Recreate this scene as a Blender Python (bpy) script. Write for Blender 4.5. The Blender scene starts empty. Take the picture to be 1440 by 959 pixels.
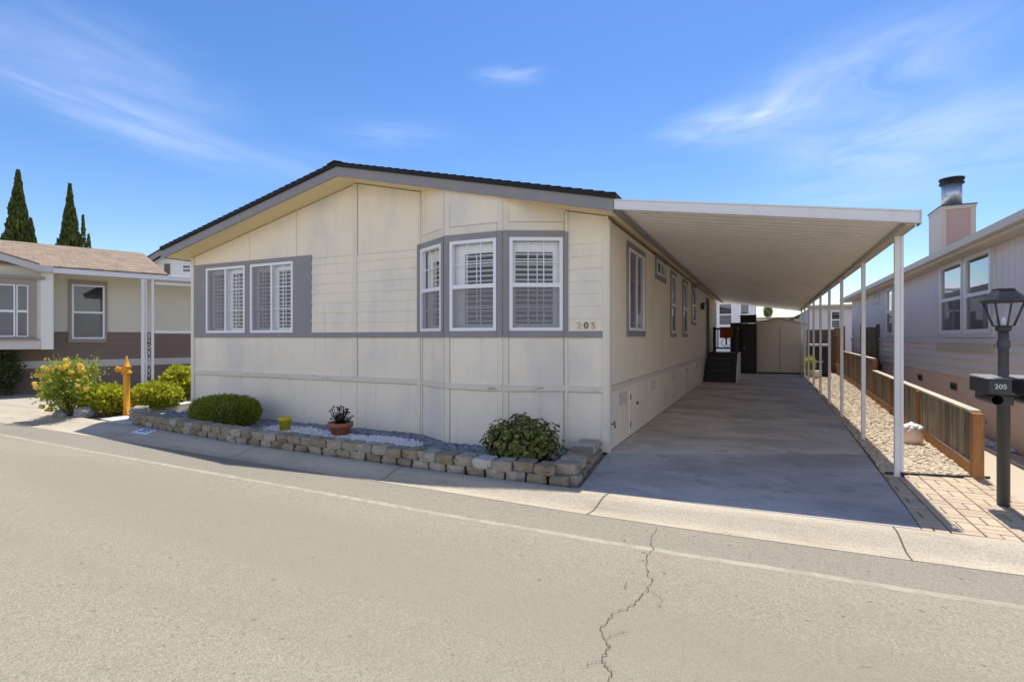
import bpy, bmesh, math, random
from mathutils import Vector, Matrix, noise as mnoise
R = math.radians
rnd = random.Random(7)
scene = bpy.context.scene
col = scene.collection

# ------------------------------------------------------------------ materials
M = {}
def nodes_of(m):
    m.use_nodes = True
    nt = m.node_tree
    return nt, nt.nodes, nt.links, nt.nodes['Principled BSDF']

def mixc(N, L, fac, a, b, blend='MIX'):
    n = N.new('ShaderNodeMix'); n.data_type = 'RGBA'; n.blend_type = blend
    for sock, v in ((n.inputs[0], fac), (n.inputs[6], a), (n.inputs[7], b)):
        if hasattr(v, 'is_linked'): L.new(v, sock)
        elif isinstance(v, (int, float)): sock.default_value = v
        else: sock.default_value = (*v[:3], 1)
    return n.outputs[2]

def noise_n(N, L, vec, scale, detail=5, rough=.55, dist=0):
    n = N.new('ShaderNodeTexNoise'); n.inputs['Scale'].default_value = scale
    n.inputs['Detail'].default_value = detail; n.inputs['Roughness'].default_value = rough
    n.inputs['Distortion'].default_value = dist
    if vec is not None: L.new(vec, n.inputs['Vector'])
    return n.outputs['Fac']

def rng(N, L, v, a, b, c=0., d=1.):
    n = N.new('ShaderNodeMapRange'); n.interpolation_type = 'SMOOTHSTEP'
    n.inputs[1].default_value = a; n.inputs[2].default_value = b
    n.inputs[3].default_value = c; n.inputs[4].default_value = d
    L.new(v, n.inputs[0]); return n.outputs[0]

def mapv(N, L, scale=(1, 1, 1), rot=(0, 0, 0), loc=(0, 0, 0), src='Object'):
    tc = N.new('ShaderNodeTexCoord'); mp = N.new('ShaderNodeMapping')
    mp.inputs['Scale'].default_value = scale; mp.inputs['Rotation'].default_value = rot
    mp.inputs['Location'].default_value = loc
    L.new(tc.outputs[src], mp.inputs['Vector']); return mp.outputs['Vector']

def bumpn(N, L, P, h, strength=.3, dist=.01):
    b = N.new('ShaderNodeBump'); b.inputs['Strength'].default_value = strength
    b.inputs['Distance'].default_value = dist
    L.new(h, b.inputs['Height']); L.new(b.outputs['Normal'], P.inputs['Normal'])
    return b

def mat(name, c, rough=.6, layers=(), bump=None, metal=0., spec=.4, tone=None):
    """layers: (colour, noise scale, lo, hi, amount, stretch); tone: attribute-driven colour pair"""
    m = bpy.data.materials.new(name); nt, N, L, P = nodes_of(m)
    P.inputs['Roughness'].default_value = rough; P.inputs['Metallic'].default_value = metal
    P.inputs['Specular IOR Level'].default_value = spec
    P.inputs['Base Color'].default_value = (*c, 1)
    cur = c
    if tone:
        at = N.new('ShaderNodeAttribute'); at.attribute_name = 'tone'
        cur = mixc(N, L, at.outputs['Fac'], c, tone)
    for lc, sc, lo, hi, amt, st in layers:
        f = noise_n(N, L, mapv(N, L, st), sc, 6, .6)
        cur = mixc(N, L, rng(N, L, f, lo, hi, 0, amt), cur, lc)
    if hasattr(cur, 'is_linked'): L.new(cur, P.inputs['Base Color'])
    if bump:
        sc, stg, dst = bump[:3]; st = bump[3] if len(bump) > 3 else (1, 1, 1)
        bumpn(N, L, P, noise_n(N, L, mapv(N, L, st), sc, 6, .6), stg, dst)
    M[name] = m; return m

one = (1, 1, 1)
# cream house paint: chalky, faint grey weathering runs
CREAM = (.86, .775, .62)
mat('cream', CREAM, .72, [((.66, .63, .58), .9, .44, .68, .75, (1, 1, .6)), ((.50, .47, .42), 4, .54, .80, .42, (2, 2, .22)), ((.80, .70, .50), 1.7, .55, .8, .4, one), ((.42, .38, .32), 9, .64, .80, .35, one)], (30, .38, .007, (6, 6, .3)))
mat('cream_trim', (.76, .70, .58), .65, [((.56, .53, .47), 3, .52, .8, .4, (1, 1, .4))], (60, .08, .003))
mat('belt', (.70, .64, .54), .7, [((.33, .26, .18), 4, .57, .72, .8, (1, 1, 3))], (60, .1, .003))
mat('seam', (.46, .41, .32), .8)
mat('grey_trim', (.26, .252, .262), .6, [((.33, .32, .33), 2.5, .5, .75, .5, one)], (70, .08, .003))
mat('vinyl', (.80, .81, .83), .35)
mat('vinyl_shade', (.70, .70, .72), .4)
mat('shutter', (.88, .87, .83), .45)
mat('dark_gap', (.03, .03, .03), .9)
mat('interior_dark', (.035, .033, .03), .9)  # near-black walls and floor: the darkness of the rooms is put into the colour
mat('soffit', (.84, .69, .40), .75, [((.62, .56, .44), 2, .5, .8, .4, one)])
mat('canopy', (.88, .835, .76), .5, [((.66, .60, .50), 1.6, .5, .75, .5, (1, .35, 1)), ((.5, .45, .37), 9, .64, .8, .3, (.6, 1, 1))])
mat('canopy_white', (.74, .74, .75), .4, [((.52, .52, .52), 3, .5, .8, .35, (1, 1, .5))])
mat('post_white', (.74, .73, .70), .4, [((.5, .48, .44), 6, .55, .8, .4, (1, 1, .3))])
mat('beam_tan', (.52, .46, .36), .5, [((.3, .26, .2), 4, .52, .8, .5, one)])
mat('metal_dark', (.045, .045, .05), .45, [((.09, .085, .08), 9, .55, .8, .5, one)])
mat('pole_grey', (.07, .072, .078), .5, [((.12, .115, .105), 12, .55, .8, .5, one)])
mat('galv', (.50, .52, .56), .35, [((.36, .38, .42), 5, .45, .75, .6, (1, 1, .3))], metal=.7)
mat('brass', (.50, .36, .16), .5, [((.3, .2, .1), 30, .5, .7, .5, one)])
mat('brass_dark', (.16, .11, .055), .5)
mat('brass_pale', (.62, .50, .30), .6)
mat('slate', (.17, .19, .225), .55, [((.10, .11, .135), 7, .45, .7, .7, one)], tone=(.30, .33, .38))
mat('slate_base', (.07, .075, .085), .9)
mat('pebble_white', (.78, .78, .77), .6, tone=(.62, .62, .62))
mat('gravel_tan', (.66, .55, .40), .8, tone=(.46, .38, .28))
mat('gravel_base', (.38, .31, .22), .95, [((.22, .18, .13), 25, .45, .7, .7, one)])
mat('block', (.335, .288, .215), .9, [((.18, .152, .11), 5, .45, .7, .7, one), ((.48, .42, .32), 25, .52, .72, .5, one)], (45, .8, .012))
mat('block_pale', (.42, .385, .33), .9, [((.22, .2, .17), 8, .5, .7, .6, one)], (45, .8, .012))
mat('rock', (.26, .255, .25), .85, [((.13, .13, .135), 5, .45, .7, .7, one), ((.4, .38, .34), 14, .55, .75, .5, one)], (20, .7, .02))
mat('terracotta', (.36, .135, .065), .7, [((.45, .25, .16), 8, .5, .75, .4, one)], (40, .15, .004))
mat('soil', (.05, .037, .026), .95, [((.11, .08, .05), 30, .5, .7, .6, one)], (40, .8, .02))
mat('yellow_pot', (.58, .47, .03), .45, [((.45, .36, .04), 9, .5, .75, .5, one)])
mat('hydrant', (.74, .33, .015), .5, [((.55, .22, .015), 5, .48, .75, .7, one), ((.80, .46, .10), 22, .58, .75, .5, one)], (30, .2, .004))
mat('white_label', (.8, .8, .8), .5)
mat('black', (.02, .02, .022), .5)
mat('fence_board', (.19, .15, .11), .9, [((.085, .068, .052), 3.5, .42, .68, .75, (7, 7, .7)), ((.29, .25, .20), 6, .55, .8, .6, (8, 8, .6))], (20, .5, .006, (8, 8, .6)), tone=(.36, .295, .22))
mat('fence_redwood', (.36, .165, .055), .8, [((.23, .10, .035), 5, .42, .7, .7, (5, 5, .6)), ((.45, .25, .11), 9, .55, .75, .5, (6, 6, .8))], (18, .4, .005, (6, 6, .6)))
mat('fence_kick', (.38, .19, .07), .8, [((.24, .12, .05), 5, .42, .7, .7, (.6, .6, 6))], (18, .4, .005, (.6, .6, 6)))
mat('fence_cap', (.55, .47, .37), .85, [((.36, .3, .23), 4, .45, .7, .7, (1, .6, 1))])
mat('fence_back', (.15, .115, .085), .9, [((.09, .07, .055), 3, .42, .7, .7, (6, 6, .6))], tone=(.22, .17, .125))
mat('shed', (.80, .70, .56), .6, [((.68, .6, .48), 2.5, .5, .8, .5, (1, 1, .3))])
mat('shed_trim', (.55, .48, .39), .6)
mat('shed_gap', (.16, .14, .11), .8)
mat('mailbox_lid_sunlit', (.20, .20, .205), .55, [((.33, .32, .30), 9, .5, .75, .6, one)])  # grey raised to carry the sunlight on the lid; paler patches are dust
mat('dark_wood', (.035, .034, .032), .6, [((.06, .055, .05), 6, .5, .7, .6, (1, 1, 5))])
mat('dark_steps', (.05, .05, .05), .75, [((.09, .085, .08), 8, .5, .7, .6, one)])
mat('red_cloth', (.33, .07, .03), .8, [((.22, .045, .02), 12, .5, .7, .5, one)])
mat('bin', (.03, .035, .034), .5)
mat('nb_left_cream', (.66, .64, .55), .7, [((.55, .53, .46), 2, .5, .8, .4, one)])
mat('nb_left_white', (.74, .73, .68), .6)
mat('nb_left_brown', (.215, .162, .128), .75, [((.17, .13, .105), 3, .5, .8, .5, one)])
mat('nb_left_stripe', (.56, .54, .52), .7)
mat('nb_left_trim', (.33, .28, .245), .7)
mat('nb_right', (.52, .475, .455), .7, [((.45, .41, .39), 2, .5, .8, .4, (1, 1, .4))], (60, .06, .003))
mat('nb_right_lap', (.77, .70, .655), .7, [((.67, .6, .56), 3, .5, .8, .4, one)])
mat('nb_right_base', (.82, .62, .48), .85, [((.62, .44, .335), 3, .5, .8, .5, one)], (70, .3, .006))
mat('nb_right_trim', (.66, .63, .63), .6)
mat('nb_right_gutter', (.58, .50, .40), .55)
mat('chim_pink', (.52, .35, .30), .8, [((.45, .30, .26), 4, .5, .8, .4, (1, 1, .4))])
mat('chim_trim', (.60, .52, .43), .75)
mat('bg_blue', (.70, .73, .80), .7)
mat('bg_white', (.75, .74, .72), .7)
mat('bg_tan', (.40, .32, .24), .8)
mat('bg_grey', (.52, .51, .53), .8)
mat('bg_roof', (.16, .12, .10), .9)
mat('bark', (.11, .08, .055), .9)
mat('rubber', (.03, .03, .03), .8)
mat('road_line', (.405, .36, .28), .85, [((.318, .28, .21), 9, .40, .62, .95, one), ((.31, .28, .225), 60, .45, .65, .7, one)])
mat('crack', (.105, .095, .08), .95)
mat('kerb_paint', (.72, .74, .80), .6, [((.45, .45, .47), 10, .55, .75, .5, one)])
mat('kerb_ink', (.06, .07, .13), .7)
mat('letter_white', (.75, .75, .75), .6)
mat('mulch', (.13, .10, .07), .95, [((.07, .05, .035), 18, .45, .7, .7, one)], (30, .8, .03))
mat('white_walk', (.60, .58, .54), .85, [((.48, .46, .42), 6, .5, .8, .5, one)], (60, .2, .004))
mat('nb_walk', (.48, .40, .30), .85, [((.38, .32, .24), 4, .5, .8, .5, one), ((.52, .45, .35), 25, .5, .7, .4, one)], (60, .2, .004))
mat('land', (.22, .19, .14), .95, [((.12, .13, .07), .2, .45, .7, .7, one)])
mat('yard', (.40, .345, .27), .95, [((.29, .24, .18), 2, .45, .7, .7, one)], (25, .5, .02))

for _n in ('block', 'block_pale'):
    _m = M[_n]; nt, N, L, P = nodes_of(_m); src = P.inputs['Base Color'].links[0].from_socket
    oi = N.new('ShaderNodeObjectInfo'); hv = N.new('ShaderNodeHueSaturation'); L.new(src, hv.inputs['Color'])
    L.new(rng(N, L, oi.outputs['Random'], 0, 1, .80, 1.18), hv.inputs['Value']); L.new(rng(N, L, oi.outputs['Random'], 1, 0, .75, 1.25), hv.inputs['Saturation'])
    L.new(hv.outputs[0], P.inputs['Base Color'])
def leafmat(name, c, tone, trans=.25, rough=.5):
    m = mat(name, c, rough, tone=tone, spec=.35)
    nt, N, L, P = nodes_of(m)
    src = P.inputs['Base Color'].links[0].from_socket
    T = N.new('ShaderNodeBsdfTranslucent'); L.new(src, T.inputs['Color'])
    mx = N.new('ShaderNodeMixShader'); mx.inputs[0].default_value = trans
    out = N['Material Output']
    L.new(P.outputs[0], mx.inputs[1]); L.new(T.outputs[0], mx.inputs[2]); L.new(mx.outputs[0], out.inputs['Surface'])
leafmat('leaf_loaf', (.13, .17, .018), (.30, .36, .045), .35)
leafmat('leaf_dark', (.07, .09, .018), (.36, .36, .09), .25, .35)
leafmat('leaf_box', (.24, .28, .018), (.68, .66, .06), .5)
leafmat('leaf_rose', (.22, .29, .035), (.50, .55, .09), .5)
leafmat('leaf_maroon', (.032, .020, .016), (.075, .05, .03), .15)
leafmat('leaf_shade', (.05, .07, .025), (.11, .14, .05), .2)
leafmat('leaf_cypress', (.04, .065, .016), (.17, .20, .04), .3, .7)
leafmat('leaf_far', (.16, .20, .03), (.28, .30, .06), .3)
leafmat('petal', (.93, .70, .07), (.95, .86, .42), .5)
leafmat('petal_red', (.40, .04, .03), (.5, .08, .05), .2)

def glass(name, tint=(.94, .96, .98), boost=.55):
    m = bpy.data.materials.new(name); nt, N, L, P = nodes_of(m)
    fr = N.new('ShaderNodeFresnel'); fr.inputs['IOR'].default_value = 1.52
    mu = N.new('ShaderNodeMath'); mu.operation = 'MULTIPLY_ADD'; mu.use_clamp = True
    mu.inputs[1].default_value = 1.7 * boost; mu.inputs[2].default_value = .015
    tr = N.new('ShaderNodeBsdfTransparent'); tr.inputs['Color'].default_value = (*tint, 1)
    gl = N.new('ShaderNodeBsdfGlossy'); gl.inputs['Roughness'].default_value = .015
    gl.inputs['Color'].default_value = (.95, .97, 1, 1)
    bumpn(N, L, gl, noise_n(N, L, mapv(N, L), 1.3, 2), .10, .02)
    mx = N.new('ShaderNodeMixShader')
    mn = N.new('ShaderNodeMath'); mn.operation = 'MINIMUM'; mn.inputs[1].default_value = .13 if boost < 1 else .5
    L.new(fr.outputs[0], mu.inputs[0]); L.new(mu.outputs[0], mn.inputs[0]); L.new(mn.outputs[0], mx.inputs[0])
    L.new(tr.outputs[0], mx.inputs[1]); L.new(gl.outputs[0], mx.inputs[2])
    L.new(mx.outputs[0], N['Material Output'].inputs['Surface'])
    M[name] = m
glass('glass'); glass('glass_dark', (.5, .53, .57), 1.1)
def screenmat(name, c, a):
    m = bpy.data.materials.new(name); nt, N, L, P = nodes_of(m)
    tr = N.new('ShaderNodeBsdfTransparent'); df = N.new('ShaderNodeBsdfDiffuse'); df.inputs['Color'].default_value = (*c, 1)
    mx = N.new('ShaderNodeMixShader'); mx.inputs[0].default_value = a
    L.new(tr.outputs[0], mx.inputs[1]); L.new(df.outputs[0], mx.inputs[2])
    L.new(mx.outputs[0], N['Material Output'].inputs['Surface']); M[name] = m
screenmat('screen', (.30, .295, .31), .48)

# --- paving materials
def asphalt(name, c, dark, fine):
    m = bpy.data.materials.new(name); nt, N, L, P = nodes_of(m)
    v = mapv(N, L)
    big = noise_n(N, L, mapv(N, L, (.35, 1, 1)), .55, 6, .6)
    cur = mixc(N, L, rng(N, L, big, .35, .7), c, tuple(x * .86 for x in c))
    mid = noise_n(N, L, v, 5, 7, .7)
    cur = mixc(N, L, rng(N, L, mid, .5, .75, 0, .45), cur, tuple(x * .78 for x in c))
    vo = N.new('ShaderNodeTexVoronoi'); vo.inputs['Scale'].default_value = fine; vo.feature = 'F1'
    L.new(v, vo.inputs['Vector'])
    rgb = N.new('ShaderNodeSeparateColor'); L.new(vo.outputs['Color'], rgb.inputs[0])
    cur = mixc(N, L, rng(N, L, rgb.outputs[0], .55, .95, 0, .6), cur, tuple(min(1, x * 1.32) for x in c))
    cur = mixc(N, L, rng(N, L, rgb.outputs[1], .66, .95, 0, .5), cur, dark)
    sp = noise_n(N, L, v, 22, 3, .5)
    cur = mixc(N, L, rng(N, L, sp, .66, .74, 0, .4), cur, dark)
    pit = noise_n(N, L, mapv(N, L, (1, 1.3, 1), (0, 0, .3), (5, 2, 0)), 13, 2, .5)
    cur = mixc(N, L, rng(N, L, pit, .70, .75, 0, .7), cur, tuple(x * .75 for x in dark))
    ln = noise_n(N, L, mapv(N, L, (.06, .55, 1), (0, 0, .05), (1, 4, 0)), 1.0, 3, .5)
    cur = mixc(N, L, rng(N, L, ln, .48, .66, 0, .7), cur, tuple(x * .84 for x in c))
    oil = noise_n(N, L, mapv(N, L, (.8, 1.4, 1), (0, 0, 0), (2, 9, 0)), .8, 6, .6)
    cur = mixc(N, L, rng(N, L, oil, .66, .78, 0, .5), cur, tuple(x * .66 for x in c))
    L.new(cur, P.inputs['Base Color']); P.inputs['Roughness'].default_value = .92
    P.inputs['Specular IOR Level'].default_value = .25
    bumpn(N, L, P, vo.outputs['Distance'], .7, .006)
    M[name] = m
asphalt('asphalt', (.318, .28, .21), (.16, .142, .11), 115)
asphalt('asphalt_edge', (.29, .26, .203), (.15, .137, .11), 125)

def concrete(name, c, stain, fine=260, streak=(1, .25, 1), samt=.6, rotz=0):
    m = bpy.data.materials.new(name); nt, N, L, P = nodes_of(m)
    a = noise_n(N, L, mapv(N, L, streak, (0, 0, rotz)), .9, 7, .62, .4)
    cur = mixc(N, L, rng(N, L, a, .38, .68, 0, samt), c, stain)
    b = noise_n(N, L, mapv(N, L, streak, (0, 0, rotz), (3, 7, 0)), 3.2, 7, .65)
    cur = mixc(N, L, rng(N, L, b, .52, .78, 0, samt), cur, tuple(x * .72 for x in stain))
    d = noise_n(N, L, mapv(N, L, one, (0, 0, 0), (9, 1, 0)), 1.7, 6, .6)
    cur = mixc(N, L, rng(N, L, d, .56, .78, 0, .6), cur, tuple(min(.8, x * 1.3) for x in c))
    if name.startswith('drive'):
        oil = noise_n(N, L, mapv(N, L, (1.1, .8, 1), (0, 0, 0), (4, 3, 0)), 1.6, 8, .66)
        cur = mixc(N, L, rng(N, L, oil, .58, .72, 0, .75), cur, (.24, .22, .195))
        dr = noise_n(N, L, mapv(N, L, (1, 1, 1), (0, 0, 0), (7, 3, 0)), 6.5, 4, .6)
        cur = mixc(N, L, rng(N, L, dr, .68, .74, 0, .6), cur, (.20, .18, .16))
    f = noise_n(N, L, mapv(N, L), fine, 2, .5)
    cur = mixc(N, L, rng(N, L, f, .35, .7, 0, .6 if name == 'kerb' else .4), cur, tuple(x * .55 for x in c))
    if name == 'kerb':
        g2 = noise_n(N, L, mapv(N, L, (.7, 5, 1), (0, 0, 0), (2, 1, 0)), 2.0, 6, .65)
        cur = mixc(N, L, rng(N, L, g2, .52, .72, 0, .55), cur, (.33, .235, .14))
    L.new(cur, P.inputs['Base Color']); P.inputs['Roughness'].default_value = .85
    P.inputs['Specular IOR Level'].default_value = .3
    bumpn(N, L, P, f, .25, .003); M[name] = m
concrete('drive', (.66, .60, .51), (.36, .325, .275), 60, (.75, 1.25, 1), .9)
concrete('drive_front', (.55, .505, .455), (.32, .30, .28), 60, (.8, 1.2, 1), .9)
concrete('kerb', (.53, .46, .345), (.39, .33, .245), 70, (.5, 2.2, 1), .65)
concrete('apron', (.46, .405, .325), (.38, .33, .255), 200, one, .5)

def brickmat():
    m = bpy.data.materials.new('paver'); nt, N, L, P = nodes_of(m)
    at = N.new('ShaderNodeAttribute'); at.attribute_name = 'tone'
    cur = mixc(N, L, at.outputs['Fac'], (.54, .42, .285), (.44, .345, .245))
    n = noise_n(N, L, mapv(N, L), 30, 6, .65)
    cur = mixc(N, L, rng(N, L, n, .45, .75, 0, .55), cur, (.32, .245, .17))
    n2 = noise_n(N, L, mapv(N, L), 3, 5, .6)
    cur = mixc(N, L, rng(N, L, n2, .52, .75, 0, .4), cur, (.60, .50, .36))
    L.new(cur, P.inputs['Base Color']); P.inputs['Roughness'].default_value = .9
    bumpn(N, L, P, n, .4, .004); M['paver'] = m
brickmat()

def shingle(name, c1, c2, c3, sc=1.0, rot=0):
    m = bpy.data.materials.new(name); nt, N, L, P = nodes_of(m)
    tc = N.new('ShaderNodeUVMap')
    br = N.new('ShaderNodeTexBrick'); br.offset = .37
    br.inputs['Color1'].default_value = (*c1, 1); br.inputs['Color2'].default_value = (*c2, 1)
    br.inputs['Mortar'].default_value = (*[x * .45 for x in c1], 1)
    br.inputs['Scale'].default_value = sc; br.inputs['Mortar Size'].default_value = .012
    br.inputs['Brick Width'].default_value = .30; br.inputs['Row Height'].default_value = .145
    br.inputs['Bias'].default_value = .0
    L.new(tc.outputs[0], br.inputs['Vector'])
    n = noise_n(N, L, tc.outputs[0], 3.0, 6, .65)
    cur = mixc(N, L, rng(N, L, n, .4, .7, 0, .7), br.outputs['Color'], c3)
    n2 = noise_n(N, L, tc.outputs[0], 60, 3, .6)
    cur = mixc(N, L, rng(N, L, n2, .45, .75, 0, .4), cur, tuple(x * .6 for x in c1))
    L.new(cur, P.inputs['Base Color']); P.inputs['Roughness'].default_value = .95
    bumpn(N, L, P, br.outputs['Fac'], -.6, .01); M[name] = m
shingle('shingle_tan', (.30, .215, .14), (.21, .15, .105), (.36, .275, .185))
shingle('shingle_dark', (.035, .036, .042), (.055, .055, .062), (.045, .045, .05))
shingle('shingle_grey', (.25, .22, .20), (.2, .18, .16), (.28, .25, .22))

def grooved(name, c, pitch, layers_amt=.35, axis=0, stain=None):
    """vertical grooved sheet siding"""
    m = bpy.data.materials.new(name); nt, N, L, P = nodes_of(m)
    n = noise_n(N, L, mapv(N, L, (1, 1, .5)), 1.6, 6, .6)
    cur = mixc(N, L, rng(N, L, n, .45, .75, 0, layers_amt), c, stain or tuple(x * .8 for x in c))
    w = N.new('ShaderNodeTexWave'); w.wave_type = 'BANDS'; w.bands_direction = 'XYZ'[axis]
    w.wave_profile = 'SIN'; w.inputs['Scale'].default_value = math.pi * 2 / (20 * pitch)
    L.new(mapv(N, L), w.inputs['Vector'])
    g = rng(N, L, w.outputs['Fac'], .0, .06)
    cur = mixc(N, L, g, tuple(x * .86 for x in c), cur)
    L.new(cur, P.inputs['Base Color']); P.inputs['Roughness'].default_value = .72
    bumpn(N, L, P, g, .25, .004); M[name] = m
grooved('cream_side', CREAM, .10, .4, 1, (.60, .55, .45))
grooved('nb_right_panel', (.79, .725, .705), .20, .35, 1)

# ------------------------------------------------------------------ mesh builder
ORIG = {}
class MB:
    def __init__(s, f=None): s.v = []; s.F = []; s.f = f; s.tone = {}; s.smooth = set(); s.uv = {}
    def P(s, p):
        s.v.append(tuple(s.f(*p)) if s.f else tuple(p)); return len(s.v) - 1
    def face(s, pts, uv=None, tone=None, smooth=False):
        i = [s.P(p) for p in pts]; s.F.append(i); k = len(s.F) - 1
        if uv: s.uv[k] = uv
        if tone is not None: s.tone[k] = tone
        if smooth: s.smooth.add(k)
        return k
    def box(s, a0, a1, b0, b1, c0, c1, tone=None):
        p = [(a0, b0, c0), (a1, b0, c0), (a1, b1, c0), (a0, b1, c0), (a0, b0, c1), (a1, b0, c1), (a1, b1, c1), (a0, b1, c1)]
        s.hexa(p, tone)
    def hexa(s, p, tone=None):
        o = len(s.v)
        for q in p: s.P(q)
        for f in ((0, 3, 2, 1), (4, 5, 6, 7), (0, 1, 5, 4), (1, 2, 6, 5), (2, 3, 7, 6), (3, 0, 4, 7)):
            s.F.append([o + i for i in f])
            if tone is not None: s.tone[len(s.F) - 1] = tone
    def prism(s, poly, c0, c1, tone=None):
        """polygon in (a,b), extruded c0..c1"""
        n = len(poly); o = len(s.v)
        for z in (c0, c1):
            for p in poly: s.P((p[0], p[1], z))
        s.F.append([o + i for i in reversed(range(n))]); s.F.append([o + n + i for i in range(n)])
        for i in range(n): s.F.append([o + i, o + (i + 1) % n, o + n + (i + 1) % n, o + n + i])
    def prism_d(s, poly, d0, d1):
        """polygon in (a,z), extruded along the second coordinate"""
        n = len(poly); o = len(s.v)
        for d in (d0, d1):
            for p in poly: s.P((p[0], d, p[1]))
        s.F.append([o + i for i in range(n)]); s.F.append([o + n + i for i in reversed(range(n))])
        for i in range(n): s.F.append([o + i, o + n + i, o + n + (i + 1) % n, o + (i + 1) % n])
    def tube(s, pts, r, n=8, cap=True, smooth=True):
        rings = []; pts = [Vector(p) for p in pts]
        rr = r if isinstance(r, (list, tuple)) else [r] * len(pts)
        for i, p in enumerate(pts):
            d = (pts[min(i + 1, len(pts) - 1)] - pts[max(i - 1, 0)]).normalized()
            x = d.cross(Vector((0, 0, 1)));  x = x.normalized() if x.length > 1e-3 else Vector((1, 0, 0))
            y = d.cross(x)
            rings.append([s.P(p + (x * math.cos(t) + y * math.sin(t)) * rr[i]) for t in [k * 2 * math.pi / n for k in range(n)]])
        for a, b in zip(rings, rings[1:]):
            for k in range(n):
                s.F.append([a[k], a[(k + 1) % n], b[(k + 1) % n], b[k]])
                if smooth: s.smooth.add(len(s.F) - 1)
        if cap: s.F.append(rings[0][::-1]); s.F.append(rings[-1])
    def lathe(s, c, prof, n=20, smooth=True):
        rings = [[s.P((c[0] + r * math.cos(k * 2 * math.pi / n), c[1] + r * math.sin(k * 2 * math.pi / n), c[2] + z)) for k in range(n)] for r, z in prof]
        for a, b in zip(rings, rings[1:]):
            for k in range(n):
                s.F.append([a[k], a[(k + 1) % n], b[(k + 1) % n], b[k]])
                if smooth: s.smooth.add(len(s.F) - 1)
        s.F.append(rings[0][::-1]); s.F.append(rings[-1])
    def build(s, name, m, parent=None, bevel=0):
        o0 = ORIG.get(parent.name, Vector()) if parent else Vector()
        me = bpy.data.meshes.new(name)
        me.from_pydata([(x - o0.x, y - o0.y, z - o0.z) for x, y, z in s.v], [], s.F)
        if s.tone:
            a = me.attributes.new('tone', 'FLOAT', 'FACE')
            for k, t in s.tone.items(): a.data[k].value = t
        if s.uv:
            u = me.uv_layers.new(name='UVMap')
            for k, uv in s.uv.items():
                for li, c in zip(me.polygons[k].loop_indices, uv): u.data[li].uv = c
        for k in s.smooth: me.polygons[k].use_smooth = True
        me.materials.append(M[m] if isinstance(m, str) else m)
        if not s.smooth and not s.tone:
            bm = bmesh.new(); bm.from_mesh(me); bmesh.ops.recalc_face_normals(bm, faces=bm.faces); bm.to_mesh(me); bm.free()
        me.validate(); me.update()
        o = bpy.data.objects.new(name, me); col.objects.link(o)
        if parent: o.parent = parent; ORIG[o.name] = o0
        else: ORIG[o.name] = Vector()
        if bevel:
            b = o.modifiers.new('bevel', 'BEVEL'); b.width = bevel; b.segments = 2; b.limit_method = 'ANGLE'
        return o

def thing(name, label, cat, loc=(0, 0, 0), group=None):
    o = bpy.data.objects.new(name, None); col.objects.link(o); o.location = loc; o.empty_display_size = .2
    o['label'] = label; o['category'] = cat
    if group: o['group'] = group
    ORIG[o.name] = Vector(loc); return o
def tag(o, label, cat, group=None):
    o['label'] = label; o['category'] = cat
    if group: o['group'] = group
    return o
def struct(o, kind='structure'): o['kind'] = kind; return o
def text(name, body, size, m, parent, origin, right, up, extrude=.004):
    c = bpy.data.curves.new(name, 'FONT'); c.body = body; c.size = size; c.extrude = extrude
    c.align_x = 'CENTER'; c.align_y = 'CENTER'; c.materials.append(M[m])
    tmp = bpy.data.objects.new(name + '_curve', c); col.objects.link(tmp)
    dg = bpy.context.evaluated_depsgraph_get(); dg.update()
    me = bpy.data.meshes.new_from_object(tmp.evaluated_get(dg)); bpy.data.objects.remove(tmp); bpy.data.curves.remove(c)
    if not me.materials: me.materials.append(M[m])
    o = bpy.data.objects.new(name, me); col.objects.link(o)
    r = Vector(right).normalized(); u = Vector(up).normalized(); n = r.cross(u)
    mt = Matrix((r, u, n)).transposed().to_4x4(); mt.translation = Vector(origin) - ORIG.get(parent.name, Vector())
    o.parent = parent; o.matrix_local = mt; ORIG[o.name] = ORIG.get(parent.name, Vector()); return o

def frame(o, u, n):
    """(a, d, z) -> world: a along the wall, d out of it"""
    return lambda a, d, z: (o[0] + u[0] * a + n[0] * d, o[1] + u[1] * a + n[1] * d, z)
def rects(a0, a1, z0, z1, holes):
    xs = sorted({a0, a1, *[min(max(h[0], a0), a1) for h in holes], *[min(max(h[1], a0), a1) for h in holes]})
    out = []
    for x0, x1 in zip(xs, xs[1:]):
        hs = sorted([(h[2], h[3]) for h in holes if h[0] < (x0 + x1) / 2 < h[1]])
        z = z0
        for h0, h1 in hs:
            if h0 > z: out.append((x0, x1, z, h0))
            z = max(z, h1)
        if z < z1: out.append((x0, x1, z, z1))
    return out
def wall(mb, a0, a1, z0, top, holes, breaks=()):
    xs = sorted({a0, a1, *[b for b in breaks if a0 < b < a1], *[h[0] for h in holes], *[h[1] for h in holes]})
    for x0, x1 in zip(xs, xs[1:]):
        hs = sorted([(h[2], h[3]) for h in holes if h[0] < (x0 + x1) / 2 < h[1]]); z = z0
        for h0, h1 in hs:
            mb.face([(x0, 0, z), (x1, 0, z), (x1, 0, h0), (x0, 0, h0)]); z = h1
        mb.face([(x0, 0, z), (x1, 0, z), (x1, 0, top(x1)), (x0, 0, top(x0))])
def poly_sheet(name, pts, z, m, kind='structure', thick=0):
    b = MB()
    if thick: b.prism(pts, z - thick, z)
    else: b.face([(x, y, z) for x, y in pts])
    return struct(b.build(name, m), kind)

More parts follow.
